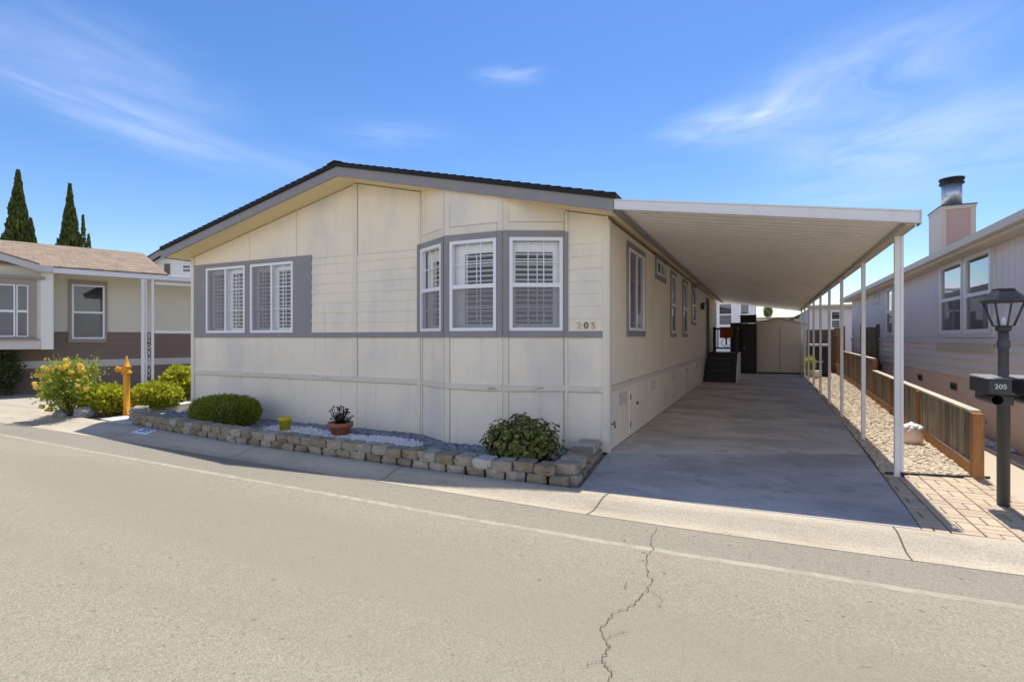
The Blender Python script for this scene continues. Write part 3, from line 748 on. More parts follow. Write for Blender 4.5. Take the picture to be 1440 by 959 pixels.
# ragged course steps along the rake
k = 0
for side in (-1, 1):
    x = RX + side * .12
    while XL < x < XR:
        x2 = x + side * .14
        lo, hi = min(x, x2), max(x, x2)
        slab(roof, Y0 - .045, Y0 + .3, lo, hi, lambda z, l=lo, h=hi, s=side: rooft(z) + T + .001 + (.012 * (abs(z - RX) - min(abs(l - RX), abs(h - RX))) / .14), .003)
        x = x2
ro = roof.build('roof', 'shingle_dark', house)
b = MB()
for y in [Y0 - .05 + .14 * i for i in range(130)]:
    for s in (-1, 1): b.hexa([(RX, y, rooft(RX) + T + .014), (RX + s * .15, y, rooft(RX + .15) + T + .010), (RX + s * .15, y + .17, rooft(RX + .15) + T - .0), (RX, y + .17, rooft(RX) + T + .004),
                              (RX, y, rooft(RX) + T + .030), (RX + s * .15, y, rooft(RX + .15) + T + .024), (RX + s * .15, y + .17, rooft(RX + .15) + T + .012), (RX, y + .17, rooft(RX) + T + .018)])
b.build('ridge_cap', 'shingle_dark', ro)
b = MB()
for x0, x1 in ((XL, RX), (RX, XR)):
    b.hexa([(x0, Y0, soff(x0)), (x1, Y0, soff(x1)), (x1, Y0 + .03, soff(x1)), (x0, Y0 + .03, soff(x0)), (x0, Y0, rooft(x0)), (x1, Y0, rooft(x1)), (x1, Y0 + .03, rooft(x1)), (x0, Y0 + .03, rooft(x0))])
b.box(XL, XL + .025, Y0 + .031, Y1, soff(XL), rooft(XL)); b.box(XR - .025, XR, Y0 + .031, Y1, soff(XR), rooft(XR) - .002)
b.box(XL - .05, XL - .003, Y0 + .0, Y1, soff(XL) + .03, rooft(XL) + .02)
b.build('fascia', 'grey_trim', ro)
b = MB()
for x0, x1 in ((XL + .026, RX), (RX, XR - .026)): slab(b, Y0 + .031, Y1, x0, x1, lambda x: soff(x) + .012, .02)
b.build('soffit', 'soffit', ro)
# house digits above the band
for i, (ch, m) in enumerate((('2', 'brass_pale'), ('0', 'brass_dark'), ('5', 'brass'))):
    text('house_number', ch, .125, m, house, (-2.215 + i * .098, WY - .022, 1.655), (1, 0, 0), (0, 0, 1), .006)

# ------------------------------------------------------------------ carport
cp = thing('carport', 'long pale metal carport on a row of slim posts beside the cream house', 'carport', (0, 7, 0))
PX = lambda y: 1.315 + .0055 * (y - 6.9)
b = MB(); y = 6.36; CE = 25.2
cz = lambda x: 3.085 - (x + 1.60) / (1.33 + 1.60) * .435
x0, x1 = -1.62, 1.36
prof = []
while y < CE:
    prof += [(y, 0), (y + .165, 0), (y + .172, .028), (y + .193, .028), (y + .20, 0)]; y += .20
for (ya, za), (yb, zb) in zip(prof, prof[1:]):
    if yb > ya + 1e-6: b.face([(x0, ya, cz(x0) + za), (x1 + .0055 * (ya - 6.9), ya, cz(x1) + za), (x1 + .0055 * (yb - 6.9), yb, cz(x1) + zb), (x0, yb, cz(x0) + zb)])
b.build('roof_panel', 'canopy', cp)
b = MB()
b.hexa([(x0, 6.36, cz(x0) + .055), (x1, 6.36, cz(x1) + .055), (x1 + .09, CE, cz(x1) + .055), (x0, CE, cz(x0) + .055), (x0, 6.36, cz(x0) + .07), (x1, 6.36, cz(x1) + .07), (x1 + .09, CE, cz(x1) + .07), (x0, CE, cz(x0) + .07)])
b.build('roof_skin', 'canopy_white', cp)
def xb(mb, x0, x1, y0, y1, lo, hi):
    mb.hexa([(x0, y0, cz(x0) + lo), (x1, y0, cz(x1) + lo), (x1, y1, cz(x1) + lo), (x0, y1, cz(x0) + lo), (x0, y0, cz(x0) + hi), (x1, y0, cz(x1) + hi), (x1, y1, cz(x1) + hi), (x0, y1, cz(x0) + hi)])
b = MB(); xb(b, -1.628, 1.375, 6.305, 6.345, -.022, .072); xb(b, -1.628, 1.375, 6.297, 6.345, .074, .09); xb(b, -1.628, 1.375, 6.299, 6.345, -.034, -.024)
b.build('front_fascia', 'canopy_white', cp)
b = MB(); xb(b, -1.6, 1.45, CE, CE + .04, -.02, .08); b.build('rear_fascia', 'canopy_white', cp)
b = MB(); b.box(1.377, 1.392, 6.30, 6.45, 2.60, 2.74); b.build('gutter_end', 'galv', cp)
b = MB()
def yb(mb, dx0, dx1, z0, z1, ya, yc):
    mb.hexa([(PX(ya) + dx0, ya, z0), (PX(ya) + dx1, ya, z0), (PX(yc) + dx1, yc, z0), (PX(yc) + dx0, yc, z0), (PX(ya) + dx0, ya, z1), (PX(ya) + dx1, ya, z1), (PX(yc) + dx1, yc, z1), (PX(yc) + dx0, yc, z1)])
yb(b, -.04, .04, 2.60, 2.648, 6.352, CE - .01); yb(b, .045, .06, 2.60, 2.735, 6.46, CE - .01)
b.build('side_beam', 'beam_tan', cp)
b = MB(); b.box(-1.63, -1.585, 6.36, CE, 3.03, 3.078); b.build('wall_hanger', 'grey_trim', cp)
for i, py in enumerate((6.95, 9.15, 11.6, 13.75, 15.9, 18.1, 20.2, 22.2, 24.1)):
    b = MB(); x = PX(py); w = .026
    b.box(x - w, x + w, py - w, py + w, -.05, 2.598); b.box(x - w - .006, x + w + .006, py - w - .006, py + w + .006, -.02, .012)
    p = b.build('post', 'post_white', cp, .004)
    if i == 0:
        b = MB(); b.box(x + w + .002, x + w + .030, py - .02, py + .02, .05, 2.598); b.box(x + w + .0, x + w + .032, py - .024, py + .024, .10, .12)
        ds = b.build('downspout', 'canopy_white', p, .004)
        b = MB(); b.box(x + w + .004, x + w + .030, py - .05, py + .02, .0, .048); b.build('spout_outlet', 'rubber', ds)

# ------------------------------------------------------------------ block wall round the slate bed
gw = thing('garden_wall', 'low wall of stacked rough grey-tan blocks edging the slate bed', 'garden wall', (-6, 5.2, 0))
def arcpts(P, step, off=0):
    pts = []; d = -off
    for (p, q) in zip(P, P[1:]):
        L_ = math.hypot(q[0] - p[0], q[1] - p[1]); u = ((q[0] - p[0]) / L_, (q[1] - p[1]) / L_)
        while d < L_:
            if d >= 0: pts.append((p[0] + u[0] * d, p[1] + u[1] * d, u))
            d += step
        d -= L_
    return pts
def block(cx, cy, u, z0, h, w, dep, pale=False):
    n = (u[1], -u[0])    # outward
    bm = bmesh.new()
    bmesh.ops.create_cube(bm, size=1); bmesh.ops.subdivide_edges(bm, edges=bm.edges, cuts=5, use_grid_fill=True)
    sd = rnd.uniform(0, 100); jw = w * rnd.uniform(.93, 1.0); tilt = rnd.uniform(-.02, .02); jy = rnd.uniform(-.012, .012)
    for v in bm.verts:
        a, d, z = v.co.x, v.co.y, v.co.z
        wid = jw * (1 - .20 * (.5 - d))          # narrower at the back
        fr = max(0, d)                            # front bulge
        bulge = .030 * (1 - (2 * a) ** 2) * fr * 2 + .010 * (1 - (2 * z) ** 2) * fr * 2
        k = 1 - .05 * (abs(2 * a) ** 8) * (abs(2 * z) ** 8)
        rough = (mnoise.noise(Vector((a * 3.2 + sd, d * 3, z * 3))) * .020 + mnoise.noise(Vector((a * 9 + sd, d * 9, z * 8))) * .012) * (1.2 if d > .3 else .5)
        aa = a * wid * k; dd = (d - .5) * dep + bulge + rough + jy; zz = (z * k + .5) * h + rough * .5 + a * tilt * h
        v.co = (cx + u[0] * aa + n[0] * dd, cy + u[1] * aa + n[1] * dd, z0 + max(zz, 0))
    bmesh.ops.recalc_face_normals(bm, faces=bm.faces)
    for f in bm.faces: f.smooth = True
    me = bpy.data.meshes.new('block')
    o0 = ORIG[gw.name]; bmesh.ops.translate(bm, verts=bm.verts, vec=-o0); bm.to_mesh(me); bm.free()
    me.materials.append(M['block_pale' if pale else 'block'])
    try: me.set_sharp_from_angle(angle=R(24))
    except Exception: pass
    o = bpy.data.objects.new('block', me); col.objects.link(o); o.parent = gw
STEP = .243
low = arcpts(WALLPATH, STEP, 0); up = arcpts(WALLPATH, STEP, -STEP * .35)
SIDE = [(-1.74, 5.28), (-1.80, 5.75), (-1.90, 6.55)]
for i, (x, y, u) in enumerate(low): block(x, y + .028 + rnd.uniform(-.008, .008), u, -.035, .112, STEP * .90, .17)
for i, (x, y, u) in enumerate(up): block(x, y + .03 + rnd.uniform(-.012, .012), u, .072 + rnd.uniform(-.006, .006), .104, STEP * .975, .20, i in (len(up) - 4,))
for i, (x, y, u) in enumerate(arcpts(SIDE, STEP * 1.02)):
    block(x, y, u, -.035, .112, STEP * .9, .15); block(x - .02, y + .02, u, .076, .108, STEP * .97, .22, i == 4)

# ------------------------------------------------------------------ plants
def leaves(mb, n, samp, size, seed, aspect=.55, up=.0, bend=.25):
    r = random.Random(seed)
    for _ in range(n):
        s = samp(r)
        if s is None: continue
        p, out = s; p = Vector(p); out = Vector(out)
        d = (out.normalized() + Vector((r.gauss(0, .55), r.gauss(0, .55), r.gauss(0, .55) + up))).normalized()
        w = d.cross(Vector((r.gauss(0, 1), r.gauss(0, 1), r.gauss(0, 1)))).normalized()
        l = size * r.uniform(.7, 1.3); h = l * aspect * .5; nn = d.cross(w) * (bend * h)
        t = min(1, max(0, r.gauss(.45, .25)))
        mb.face([p, p + d * l * .5 - w * h + nn, p + d * l, p + d * l * .5 + w * h + nn], tone=t)
def blob(c, r3, lump, seed, pw=.30, cut=-1, flat=2.0):
    """points through a lumpy ellipsoid crown, denser near the skin"""
    def f(r):
        while True:
            v = Vector((r.gauss(0, 1), r.gauss(0, 1), r.gauss(0, 1))).normalized()
            if v.z > cut: break
        # superellipsoid feel
        e = (abs(v.x) ** flat + abs(v.y) ** flat + abs(v.z) ** flat) ** (-1 / flat)
        k = e * (1 + lump * mnoise.noise(v * 2.3 + Vector((seed, 0, 0))) + lump * .5 * mnoise.noise(v * 6 + Vector((0, seed, 0))))
        q = (r.random() ** pw) * k
        if r.random() < .05: q *= r.uniform(1.0, 1.16)
        return ((c[0] + v.x * r3[0] * q, c[1] + v.y * r3[1] * q, max(.02, c[2] + v.z * r3[2] * q)), v)
    return f
def stems(mb, c, base, n, spread, h, r, rad=.012):
    for _ in range(n):
        a = r.uniform(0, 6.28); d = r.random()
        mb.tube([(c[0] + r.uniform(-.04, .04), c[1] + r.uniform(-.04, .04), base), (c[0] + math.cos(a) * spread * d * .5, c[1] + math.sin(a) * spread * d * .5, base + h * .55), (c[0] + math.cos(a) * spread * d, c[1] + math.sin(a) * spread * d, base + h)], [rad, rad * .7, rad * .35], 5)
def shrub(name, label, c, r3, n, size, m, lump=.15, seed=1, aspect=.55, up=0., pw=.3, st=8, group=None, flat=2.0, cut=-.8):
    t = thing(name, label, 'shrub', (c[0], c[1], 0), group)
    b = MB(); leaves(b, n, blob(c, r3, lump, seed, pw, cut, flat), size, seed, aspect, up); b.build('foliage', m, t)
    b = MB(); stems(b, c, 0, st, min(r3[0], r3[1]) * .75, c[2] + r3[2] * .45, random.Random(seed)); b.build('stem', 'bark', t)
    return t
shrub('clipped_shrub', 'dense green loaf-shaped clipped shrub at the left end of the slate bed', (-8.28, 6.02, .245), (.60, .42, .245), 15000, .05, 'leaf_loaf', .07, 11, .30, .25, .16, flat=2.6)
shrub('jade_shrub', 'loose dark green rounded shrub beside the block wall near the driveway', (-2.60, 5.78, .30), (.46, .42, .31), 0, .05, 'leaf_dark', .3, 12)
# its leaves grow in rosettes
t = [o for o in col.objects if o.name.startswith('jade_shrub')][0]
for ch in list(t.children):
    if ch.name.startswith('foliage'): bpy.data.objects.remove(ch)
b = MB(); r = random.Random(31); sb = blob((-2.60, 5.76, .25), (.46, .40, .27), .30, 5, .2, -.8)
for _ in range(1500):
    p, v = sb(r); p = Vector(p); v = (Vector(v) + Vector((0, 0, .6))).normalized(); tt = r.random()
    for k in range(9):
        a = k * 2.4 + r.uniform(-.3, .3); x = v.cross(Vector((.3, .5, .2))).normalized(); y = v.cross(x)
        d = (x * math.cos(a) + y * math.sin(a) + v * r.uniform(.15, 1.1)).normalized(); w = d.cross(v).normalized()
        l = r.uniform(.024, .040); h = l * .36
        b.face([p, p + d * l * .6 - w * h, p + d * l, p + d * l * .6 + w * h], tone=min(1, max(0, tt * .45 + r.uniform(-.15, .2) + (.45 if k > 5 else 0))))
b.build('foliage', 'leaf_dark', t)
shrub('boxwood_shrub', 'low yellow-green shrub left of the orange standpipe', (-11.75, 5.95, .27), (.45, .40, .28), 5200, .065, 'leaf_box', .22, 21, .6, .35, .22, group='bright shrubs by the walk')
shrub('boxwood_shrub', 'low yellow-green shrub right of the orange standpipe', (-11.16, 6.56, .29), (.44, .42, .29), 5200, .065, 'leaf_box', .22, 22, .6, .35, .22, group='bright shrubs by the walk')
shrub('boxwood_shrub', 'taller yellow-green shrub at the left corner of the cream house', (-11.9, 7.6, .42), (.44, .46, .42), 6000, .07, 'leaf_box', .25, 23, .6, .35, .22, group='bright shrubs by the walk')
# rose bush
rose = thing('rose_bush', 'leafy rose bush covered in yellow blossoms beside the road', 'rose bush', (-12.05, 5.50, 0))
r = random.Random(5); b = MB(); tips = []
for k in range(22):
    a = r.uniform(0, 6.28); s = r.uniform(.12, .56); h = r.uniform(.55, 1.08) * (1 - .25 * s)
    base = (-12.05 + r.uniform(-.1, .1), 5.50 + r.uniform(-.06, .06), 0); m_ = (-12.05 + math.cos(a) * s * .6, 5.50 + math.sin(a) * s * .5, h * .6); e = (-12.05 + math.cos(a) * s, 5.50 + math.sin(a) * s * .8, h)
    b.tube([base, m_, e], [.011, .008, .004], 5); tips.append((base, m_, e))
b.build('stem', 'bark', rose)
b = MB()
def s_rose(r):
    ba, m_, e = r.choice(tips); q = r.random() ** .6
    p = Vector(m_).lerp(Vector(e), q) if r.random() < .9 else Vector(ba).lerp(Vector(m_), .5 + .5 * r.random())
    v = Vector((r.gauss(0, 1), r.gauss(0, 1), r.gauss(0, 1))); return (p + v * .075, v + Vector((0, 0, .5)))
leaves(b, 5200, s_rose, .055, 41, .62, .2); b.build('foliage', 'leaf_rose', rose)
def blossom(c, rad, r, parent, m='petal'):
    b = MB(); p = Vector(c)
    for k in range(22):
        zz = 1 - 1.5 * (k + .5) / 22; a = k * 2.4 + r.uniform(-.3, .3); q = math.sqrt(max(0, 1 - zz * zz))
        d = Vector((math.cos(a) * q, math.sin(a) * q, zz)); w = d.cross(Vector((.2, .1, 1))).normalized(); v = d.cross(w); o = p + d * rad * .75; h = rad * .5
        b.face([o - w * h - v * h * .7, o + w * h - v * h * .7, o + w * h * .8 + v * h + d * rad * .2, o - w * h * .8 + v * h + d * rad * .2], tone=min(1, max(0, r.uniform(-.1, .7))))
    b.build('blossom', m, parent)
for (bx, bz) in ((-.42, .78), (-.36, .86), (-.30, .9), (-.34, .74), (-.24, .83), (-.10, .98), (-.02, .93), (.06, 1.0), (.18, 1.08), (.26, .96), (.33, .93), (.45, .98), (.42, .70), (.36, .74), (-.58, .62), (-.5, .56), (-.47, .66), (-.40, .40), (-.33, .19), (-.29, .12), (-.14, .22), (.10, .52), (.28, .34), (.46, .60), (.50, .52), (-.2, .72), (.2, .72), (.0, .8), (-.46, .80), (-.38, .92), (-.16, .90), (.12, .92), (.0, 1.04), (.36, .86), (-.52, .72), (.24, .84), (-.06, .86), (.4, .9), (-.28, .64)):
    blossom((-12.05 + bx * .95, 5.50 - .10 + r.uniform(-.15, .15) + bx * .2, bz), r.uniform(.036, .062), r, rose)
fl = shrub('flowering_shrub', 'tall shaded shrub with small red flowers at the left edge', (-18.0, 6.45, .72), (.62, .6, .85), 5200, .085, 'leaf_shade', .3, 51, .55, .1, .35)
for k in range(12):
    blossom((-17.7 + r.uniform(-.3, .3), 6.0 + r.uniform(-.25, .2), r.uniform(.15, .75)), .07, r, fl, 'petal_red')
# cypresses far left
def cypress(label, x, y, h, w, side, seed):
    t = thing('cypress_tree', label, 'tree', (x, y, 0), 'cypresses beyond the left neighbour')
    b = MB(); b.tube([(x, y, 0), (x, y, h * .5), (x, y, h * .95)], [.28, .16, .03], 8); b.build('trunk', 'bark', t)
    r = random.Random(seed); b = MB()
    spires = [(0, 0, h, w)] + [(sx, sy, sh, sw) for sx, sy, sh, sw in side]
    for sx, sy, sh, sw in spires:
        n = int(4200 * sh * sw / 14)
        for _ in range(n):
            q = r.random() ** .8; z = sh * (.12 + .88 * q); f = (1 - q) ** (1.05 if sw > 1.3 else .8); rad = sw * (.03 + 1.0 * f) * (1 + .32 * mnoise.noise(Vector((sx + seed, z * .9, 0))) )
            a = r.uniform(0, 6.28); lump = 1 + .30 * mnoise.noise(Vector((math.cos(a) * 1.5, math.sin(a) * 1.5, z * 1.3 + seed)))
            rr = rad * lump * (r.random() ** .25); z += 0
            p = Vector((x + sx + math.cos(a) * rr, y + sy + math.sin(a) * rr, z))
            d = Vector((math.cos(a) * .32, math.sin(a) * .32, 1.1 + r.gauss(0, .2))).normalized(); wv = d.cross(Vector((r.gauss(0, 1), r.gauss(0, 1), r.gauss(0, 1)))).normalized()
            l = r.uniform(.30, .62) * min(1, .35 + rad * .75); hh = l * .26
            b.face([p, p + d * l * .45 - wv * hh, p + d * l, p + d * l * .45 + wv * hh], tone=min(1, max(0, r.gauss(.4, .28))))
    b.build('crown', 'leaf_cypress', t)
cypress('left and taller of the two dark cypress trees beyond the brown roof', -57.4, 22.5, 15.7, 1.9, [(.9, .5, 11.6, 1.0), (1.3, .6, 10.0, .9)], 61)
cypress('right and shorter of the two dark cypress trees beyond the brown roof', -53.4, 24.4, 14.5, 1.6, [(1.0, .5, 11.9, .45), (1.6, .6, 10.2, .6), (.4, .2, 11.0, .9)], 62)
tf = thing('bushy_tree', 'small yellow-green tree top behind the tan roof past the shed', 'tree', (.3, 38, 0))
b = MB(); b.tube([(.3, 38, 0), (.35, 38, 2.2)], [.12, .06], 6); b.build('trunk', 'bark', tf)
b = MB(); leaves(b, 1500, blob((.31, 38, 3.2), (.24, .24, .42), .35, 71, .3), .08, 71); b.build('crown', 'leaf_far', tf)

# ------------------------------------------------------------------ pots, rocks, standpipe
p = thing('terracotta_pot', 'terracotta pot holding a dark maroon plant on the slate bed', 'flower pot', (-5.80, 6.12, 0))
b = MB(); b.lathe((-5.80, 6.12, .01), [(.125, 0), (.155, .14), (.185, .14), (.19, .205), (.165, .205), (.16, .17), (.0, .17)], 24); b.build('pot', 'terracotta', p)
b = MB(); b.lathe((-5.80, 6.12, .17), [(.15, 0), (.10, .02), (.0, .025)], 16); b.build('soil', 'soil', p)
pl = thing('maroon_plant', 'dark maroon succulent growing in the terracotta pot', 'plant', (-5.80, 6.12, .19))
b = MB(); r = random.Random(9); st = MB()
for k in range(44):
    a = r.uniform(0, 6.28); s = r.uniform(.02, .24); h = r.uniform(.06, .25) - s * .12
    e = Vector((-5.80 + math.cos(a) * s, 6.12 + math.sin(a) * s, .2 + max(h, .03))); st.tube([(-5.80 + math.cos(a) * s * .3, 6.12 + math.sin(a) * s * .3, .18), e], .005, 4)
    for q in range(10):
        aa = q * 2.4; d = Vector((math.cos(aa), math.sin(aa), r.uniform(.1, .9))).normalized(); w = d.cross(Vector((0, 0, 1))).normalized(); l = r.uniform(.028, .045)
        b.face([e, e + d * l * .6 - w * l * .3, e + d * l, e + d * l * .6 + w * l * .3], tone=r.random())
b.build('foliage', 'leaf_maroon', pl); st.build('stem', 'leaf_maroon', pl)
yp = MB(); yp.lathe((-6.86, 6.02, .01), [(.075, 0), (.092, .17), (.102, .17), (.104, .225), (.09, .225), (.085, .16), (.0, .16)], 20)
tag(yp.build('yellow_pot', 'yellow_pot'), 'small yellow flower pot standing on white pebbles', 'flower pot')
def rockmesh(c, r3, seed, m='rock', name='rock'):
    bm = bmesh.new(); bmesh.ops.create_icosphere(bm, subdivisions=4, radius=1)
    for v in bm.verts:
        q = v.co.normalized(); k = 1 + .28 * mnoise.noise(q * 1.6 + Vector((seed, 0, 0))) + .12 * mnoise.noise(q * 4 + Vector((0, seed, 0))) + .05 * mnoise.noise(q * 11)
        k *= 1 - .15 * abs(mnoise.noise(q * 2.3 + Vector((seed, seed, 0))))
        v.co = Vector((c[0] + q.x * r3[0] * k, c[1] + q.y * r3[1] * k, c[2] + q.z * r3[2] * k))
    for f in bm.faces: f.smooth = True
    me = bpy.data.meshes.new(name); bm.to_mesh(me); bm.free(); me.materials.append(M[m])
    try: me.set_sharp_from_angle(angle=R(28))
    except Exception: pass
    o = bpy.data.objects.new(name, me); col.objects.link(o); ORIG[o.name] = Vector(); return o
tag(rockmesh((-11.66, 5.56, .06), (.22, .16, .13), 3), 'grey weathered rock between rose bush and low shrub', 'rock')
tag(rockmesh((-12.15, 5.42, .03), (.22, .12, .08), 8), 'flat pale rock at the foot of the rose bush', 'rock')
hy = thing('standpipe_hydrant', 'orange-yellow standpipe hydrant between two bright shrubs', 'hydrant', (-11.07, 5.98, 0))
HX, HY = -11.07, 5.98
b = MB(); b.lathe((HX, HY, 0), [(.075, 0), (.075, .02), (.056, .03), (.055, .70), (.060, .72), (.060, .80)], 20); b.build('barrel', 'hydrant', hy)
b = MB(); b.lathe((HX, HY, .80), [(.086, 0), (.086, .03), (.066, .035), (.068, .12), (.076, .125), (.076, .145), (.048, .16), (.036, .24), (.022, .26), (.019, .33), (.010, .34)], 20); b.build('bonnet', 'hydrant', hy)
b = MB()
for k in range(6): b.lathe((HX + .076 * math.cos(k * 1.047), HY + .076 * math.sin(k * 1.047), .828), [(.011, 0), (.011, .018), (.006, .022)], 6, False)
b.build('flange_bolt', 'hydrant', hy)
b = MB(); b.tube([(HX - .05, HY - .02, .885), (HX - .155, HY - .055, .885)], .045, 12); b.tube([(HX - .15, HY - .053, .885), (HX - .19, HY - .066, .885)], .058, 8); ot = b.build('outlet', 'hydrant', hy)
b = MB(); b.tube([(HX - .16, HY - .058, .84), (HX - .17, HY - .075, .80), (HX - .165, HY - .07, .77)], .006, 5); b.build('chain', 'brass_dark', ot)
b = MB()
for k in range(6):
    a0, a1 = -2.75 + k * .16, -2.75 + (k + 1) * .16; rr = .0575
    b.face([(HX + rr * math.cos(a0), HY + rr * math.sin(a0), .60), (HX + rr * math.cos(a1), HY + rr * math.sin(a1), .60), (HX + rr * math.cos(a1), HY + rr * math.sin(a1), .71), (HX + rr * math.cos(a0), HY + rr * math.sin(a0), .71)])
b.build('label_sticker', 'white_label', hy)
# round pot on the gravel
rp = thing('round_pot', 'round tan pot heaped with white stones on the gravel by the fence', 'pot', (1.90, 9.12, 0))
b = MB(); b.lathe((1.90, 9.12, -.01), [(.07, 0), (.115, .04), (.138, .11), (.135, .17), (.115, .22), (.10, .235), (.09, .22), (.0, .22)], 22); b.build('pot', 'nb_right_base', rp)
b = MB(); rr_ = random.Random(3)
for k in range(40):
    a, q = rr_.uniform(0, 6.28), math.sqrt(rr_.random()) * .105; s = rr_.uniform(.025, .04); o_ = len(b.v)
    for v in ICOV: b.v.append((1.90 + q * math.cos(a) + v.x * s, 9.12 + q * math.sin(a) + v.y * s, .235 + .06 * (1 - q / .105) + v.z * s * .8))
    for f in ICOF: b.F.append([o_ + i for i in f])
b.build('white_stones', 'pebble_white', rp)

# ------------------------------------------------------------------ fences on the right
FP = [(2.07, 7.22), (2.15, 9.85), (2.43, 15.2), (2.76, 24.0)]
def fpt(y): return lerp([(p[1], p[0]) for p in FP], y)
def fence_run(parent, y0, y1, zt, posts, bw=.092):
    b = MB(); y = y0
    while y < y1 - .02:
        ye = min(y + bw - .006, y1); x0, x1 = fpt(y), fpt(ye); j = rnd.uniform(-.006, .006)
        b.hexa([(x0 - .012 + j, y, .14), (x0 + .010 + j, y, .14), (x1 + .010 + j, ye, .14), (x1 - .012 + j, ye, .14), (x0 - .012 + j, y, zt - .03), (x0 + .010 + j, y, zt - .03), (x1 + .010 + j, ye, zt - .03), (x1 - .012 + j, ye, zt - .03)], rnd.random())
        y += bw
    b.build('board', 'fence_board', parent)
    def rail(z0, z1, dx0, dx1, nm, m):
        b = MB(); b.hexa([(fpt(y0) + dx0, y0, z0), (fpt(y0) + dx1, y0, z0), (fpt(y1) + dx1, y1, z0), (fpt(y1) + dx0, y1, z0), (fpt(y0) + dx0, y0, z1), (fpt(y0) + dx1, y0, z1), (fpt(y1) + dx1, y1, z1), (fpt(y1) + dx0, y1, z1)]); b.build(nm, m, parent, .004)
    rail(zt - .028, zt, -.055, .045, 'cap_rail', 'fence_cap'); rail(-.03, .135, -.035, -.0145, 'kick_board', 'fence_kick'); rail(.137, .158, -.04, .04, 'bottom_rail', 'fence_cap')
    rail(zt - .12, zt - .03, .0125, .045, 'top_rail', 'fence_redwood')
    for py in posts:
        x = fpt(py); b = MB(); b.box(x - .047, x + .047, py - .047, py + .047, -.05, zt - .03); b.build('fence_post', 'fence_redwood', parent, .004)
lf = thing('low_fence', 'low plank fence with orange posts running along the tan gravel', 'fence', (2.2, 11, 0))
fence_run(lf, 7.27, 15.13, .72, (7.22, 9.85, 12.5)); 
# end post stands proud
mf = thing('stepped_fence', 'waist-high plank fence continuing behind the low fence towards the shed', 'fence', (2.5, 19, 0))
fence_run(mf, 15.24, 23.9, 1.0, (15.19, 18.4, 21.2, 23.9))
def board_fence(name, label, p, q, zt, bw=.14, m='fence_back', post=True, jag=0.):
    L_ = math.hypot(q[0] - p[0], q[1] - p[1]); u = ((q[0] - p[0]) / L_, (q[1] - p[1]) / L_); f = frame(p, u, (u[1], -u[0]))
    t = thing(name, label, 'fence', (p[0], p[1], 0)); b = MB(f); a = 0
    while a < L_ - .02:
        e = min(a + bw - .006, L_); j = rnd.uniform(-.004, .004); b.box(a, e, -.01 + j, .01 + j, 0, zt + rnd.uniform(-jag, jag), rnd.random()); a += bw
    b.build('board', m, t)
    b = MB(f); b.box(0, L_, -.05, -.0145, .35, .44); b.box(0, L_, -.05, -.0145, zt - .3, zt - .21); b.build('rail', m, t)
    if post:
        for a in (0, L_): b = MB(f); b.box(a - .05, a + .05, -.06, .045, 0, zt + .08); b.build('fence_post', m, t)
    return t
board_fence('tall_fence', 'head-high weathered plank fence closing the gap beside the lavender house', (2.62, 18.2), (3.0, 18.2), 1.80)
board_fence('tall_fence', 'head-high weathered plank fence behind the black cabinet at the back', (1.58, 26.6), (2.9, 26.2), 1.84)
board_fence('tall_fence', 'head-high reddish plank fence in line with the low fence, at its far end', (2.72, 23.0), (2.80, 26.1), 1.84, m='fence_redwood')

# ------------------------------------------------------------------ lamp post and mailboxes
LX, LY = 1.94, 6.13
lp = thing('lamp_post', 'dark grey lamp post with a tapered four-sided lantern on brick paving', 'lamp post', (LX, LY, 0))
b = MB(); b.lathe((LX, LY, 0), [(.046, 0), (.046, .90), (.049, .90), (.049, .94), (.038, .95), (.038, 1.40), (.046, 1.405), (.046, 1.47), (.038, 1.48), (.038, 1.545)], 18); b.build('pole', 'pole_grey', lp)
lan = MB(); LZ = 1.545
lan.lathe((LX, LY, LZ), [(.03, 0), (.055, .02), (.058, .045), (.045, .05)], 16); 
def sq(r, z):
    r = r * .70
    return [(LX + r * math.cos(R(a)) * 1.414, LY + r * math.sin(R(a)) * 1.414, z) for a in (45 + 6, 135 + 6, 225 + 6, 315 + 6)]
def frust(mb, r0, z0, r1, z1): mb.hexa(sq(r0, z0) + sq(r1, z1))
frust(lan, .072, LZ + .05, .075, LZ + .062); lan.build('lantern_base', 'metal_dark', lp); lan = MB(); frust(lan, .148, LZ + .262, .172, LZ + .275); frust(lan, .176, LZ + .276, .176, LZ + .288)
frust(lan, .172, LZ + .289, .082, LZ + .38); frust(lan, .085, LZ + .381, .085, LZ + .39)
lo = lan.build('lantern', 'metal_dark', lp)
b = MB()
for p, q in zip(sq(.075, LZ + .06), sq(.148, LZ + .265)): b.tube([p, q], .009, 6)
mids = [((Vector(a) + Vector(c)) / 2, (Vector(d) + Vector(e)) / 2) for (a, c), (d, e) in zip(zip(sq(.075, LZ + .06), sq(.075, LZ + .06)[1:] + sq(.075, LZ + .06)[:1]), zip(sq(.148, LZ + .265), sq(.148, LZ + .265)[1:] + sq(.148, LZ + .265)[:1]))]
b.build('lantern_frame', 'metal_dark', lo)
b = MB(); lo_, hi_ = sq(.072, LZ + .065), sq(.143, LZ + .262)
for k in range(4): b.face([lo_[k], lo_[(k + 1) % 4], hi_[(k + 1) % 4], hi_[k]])
b.build('lantern_glass', 'glass', lo)
b = MB(); c0, c1 = sq(.165, LZ + .2985), sq(.09, LZ + .3745)
for k in range(4):
    e = lambda P, t: Vector(P[k]).lerp(Vector(P[(k + 1) % 4]), t)
    b.face([e(c0, .14), e(c0, .86), e(c1, .84), e(c1, .16)])
b.build('solar_panel', 'black', lo)
b = MB(); b.tube([(LX, LY, LZ + .05), (LX, LY, LZ + .14)], [.02, .018], 8); b.build('bulb', 'white_label', lo)
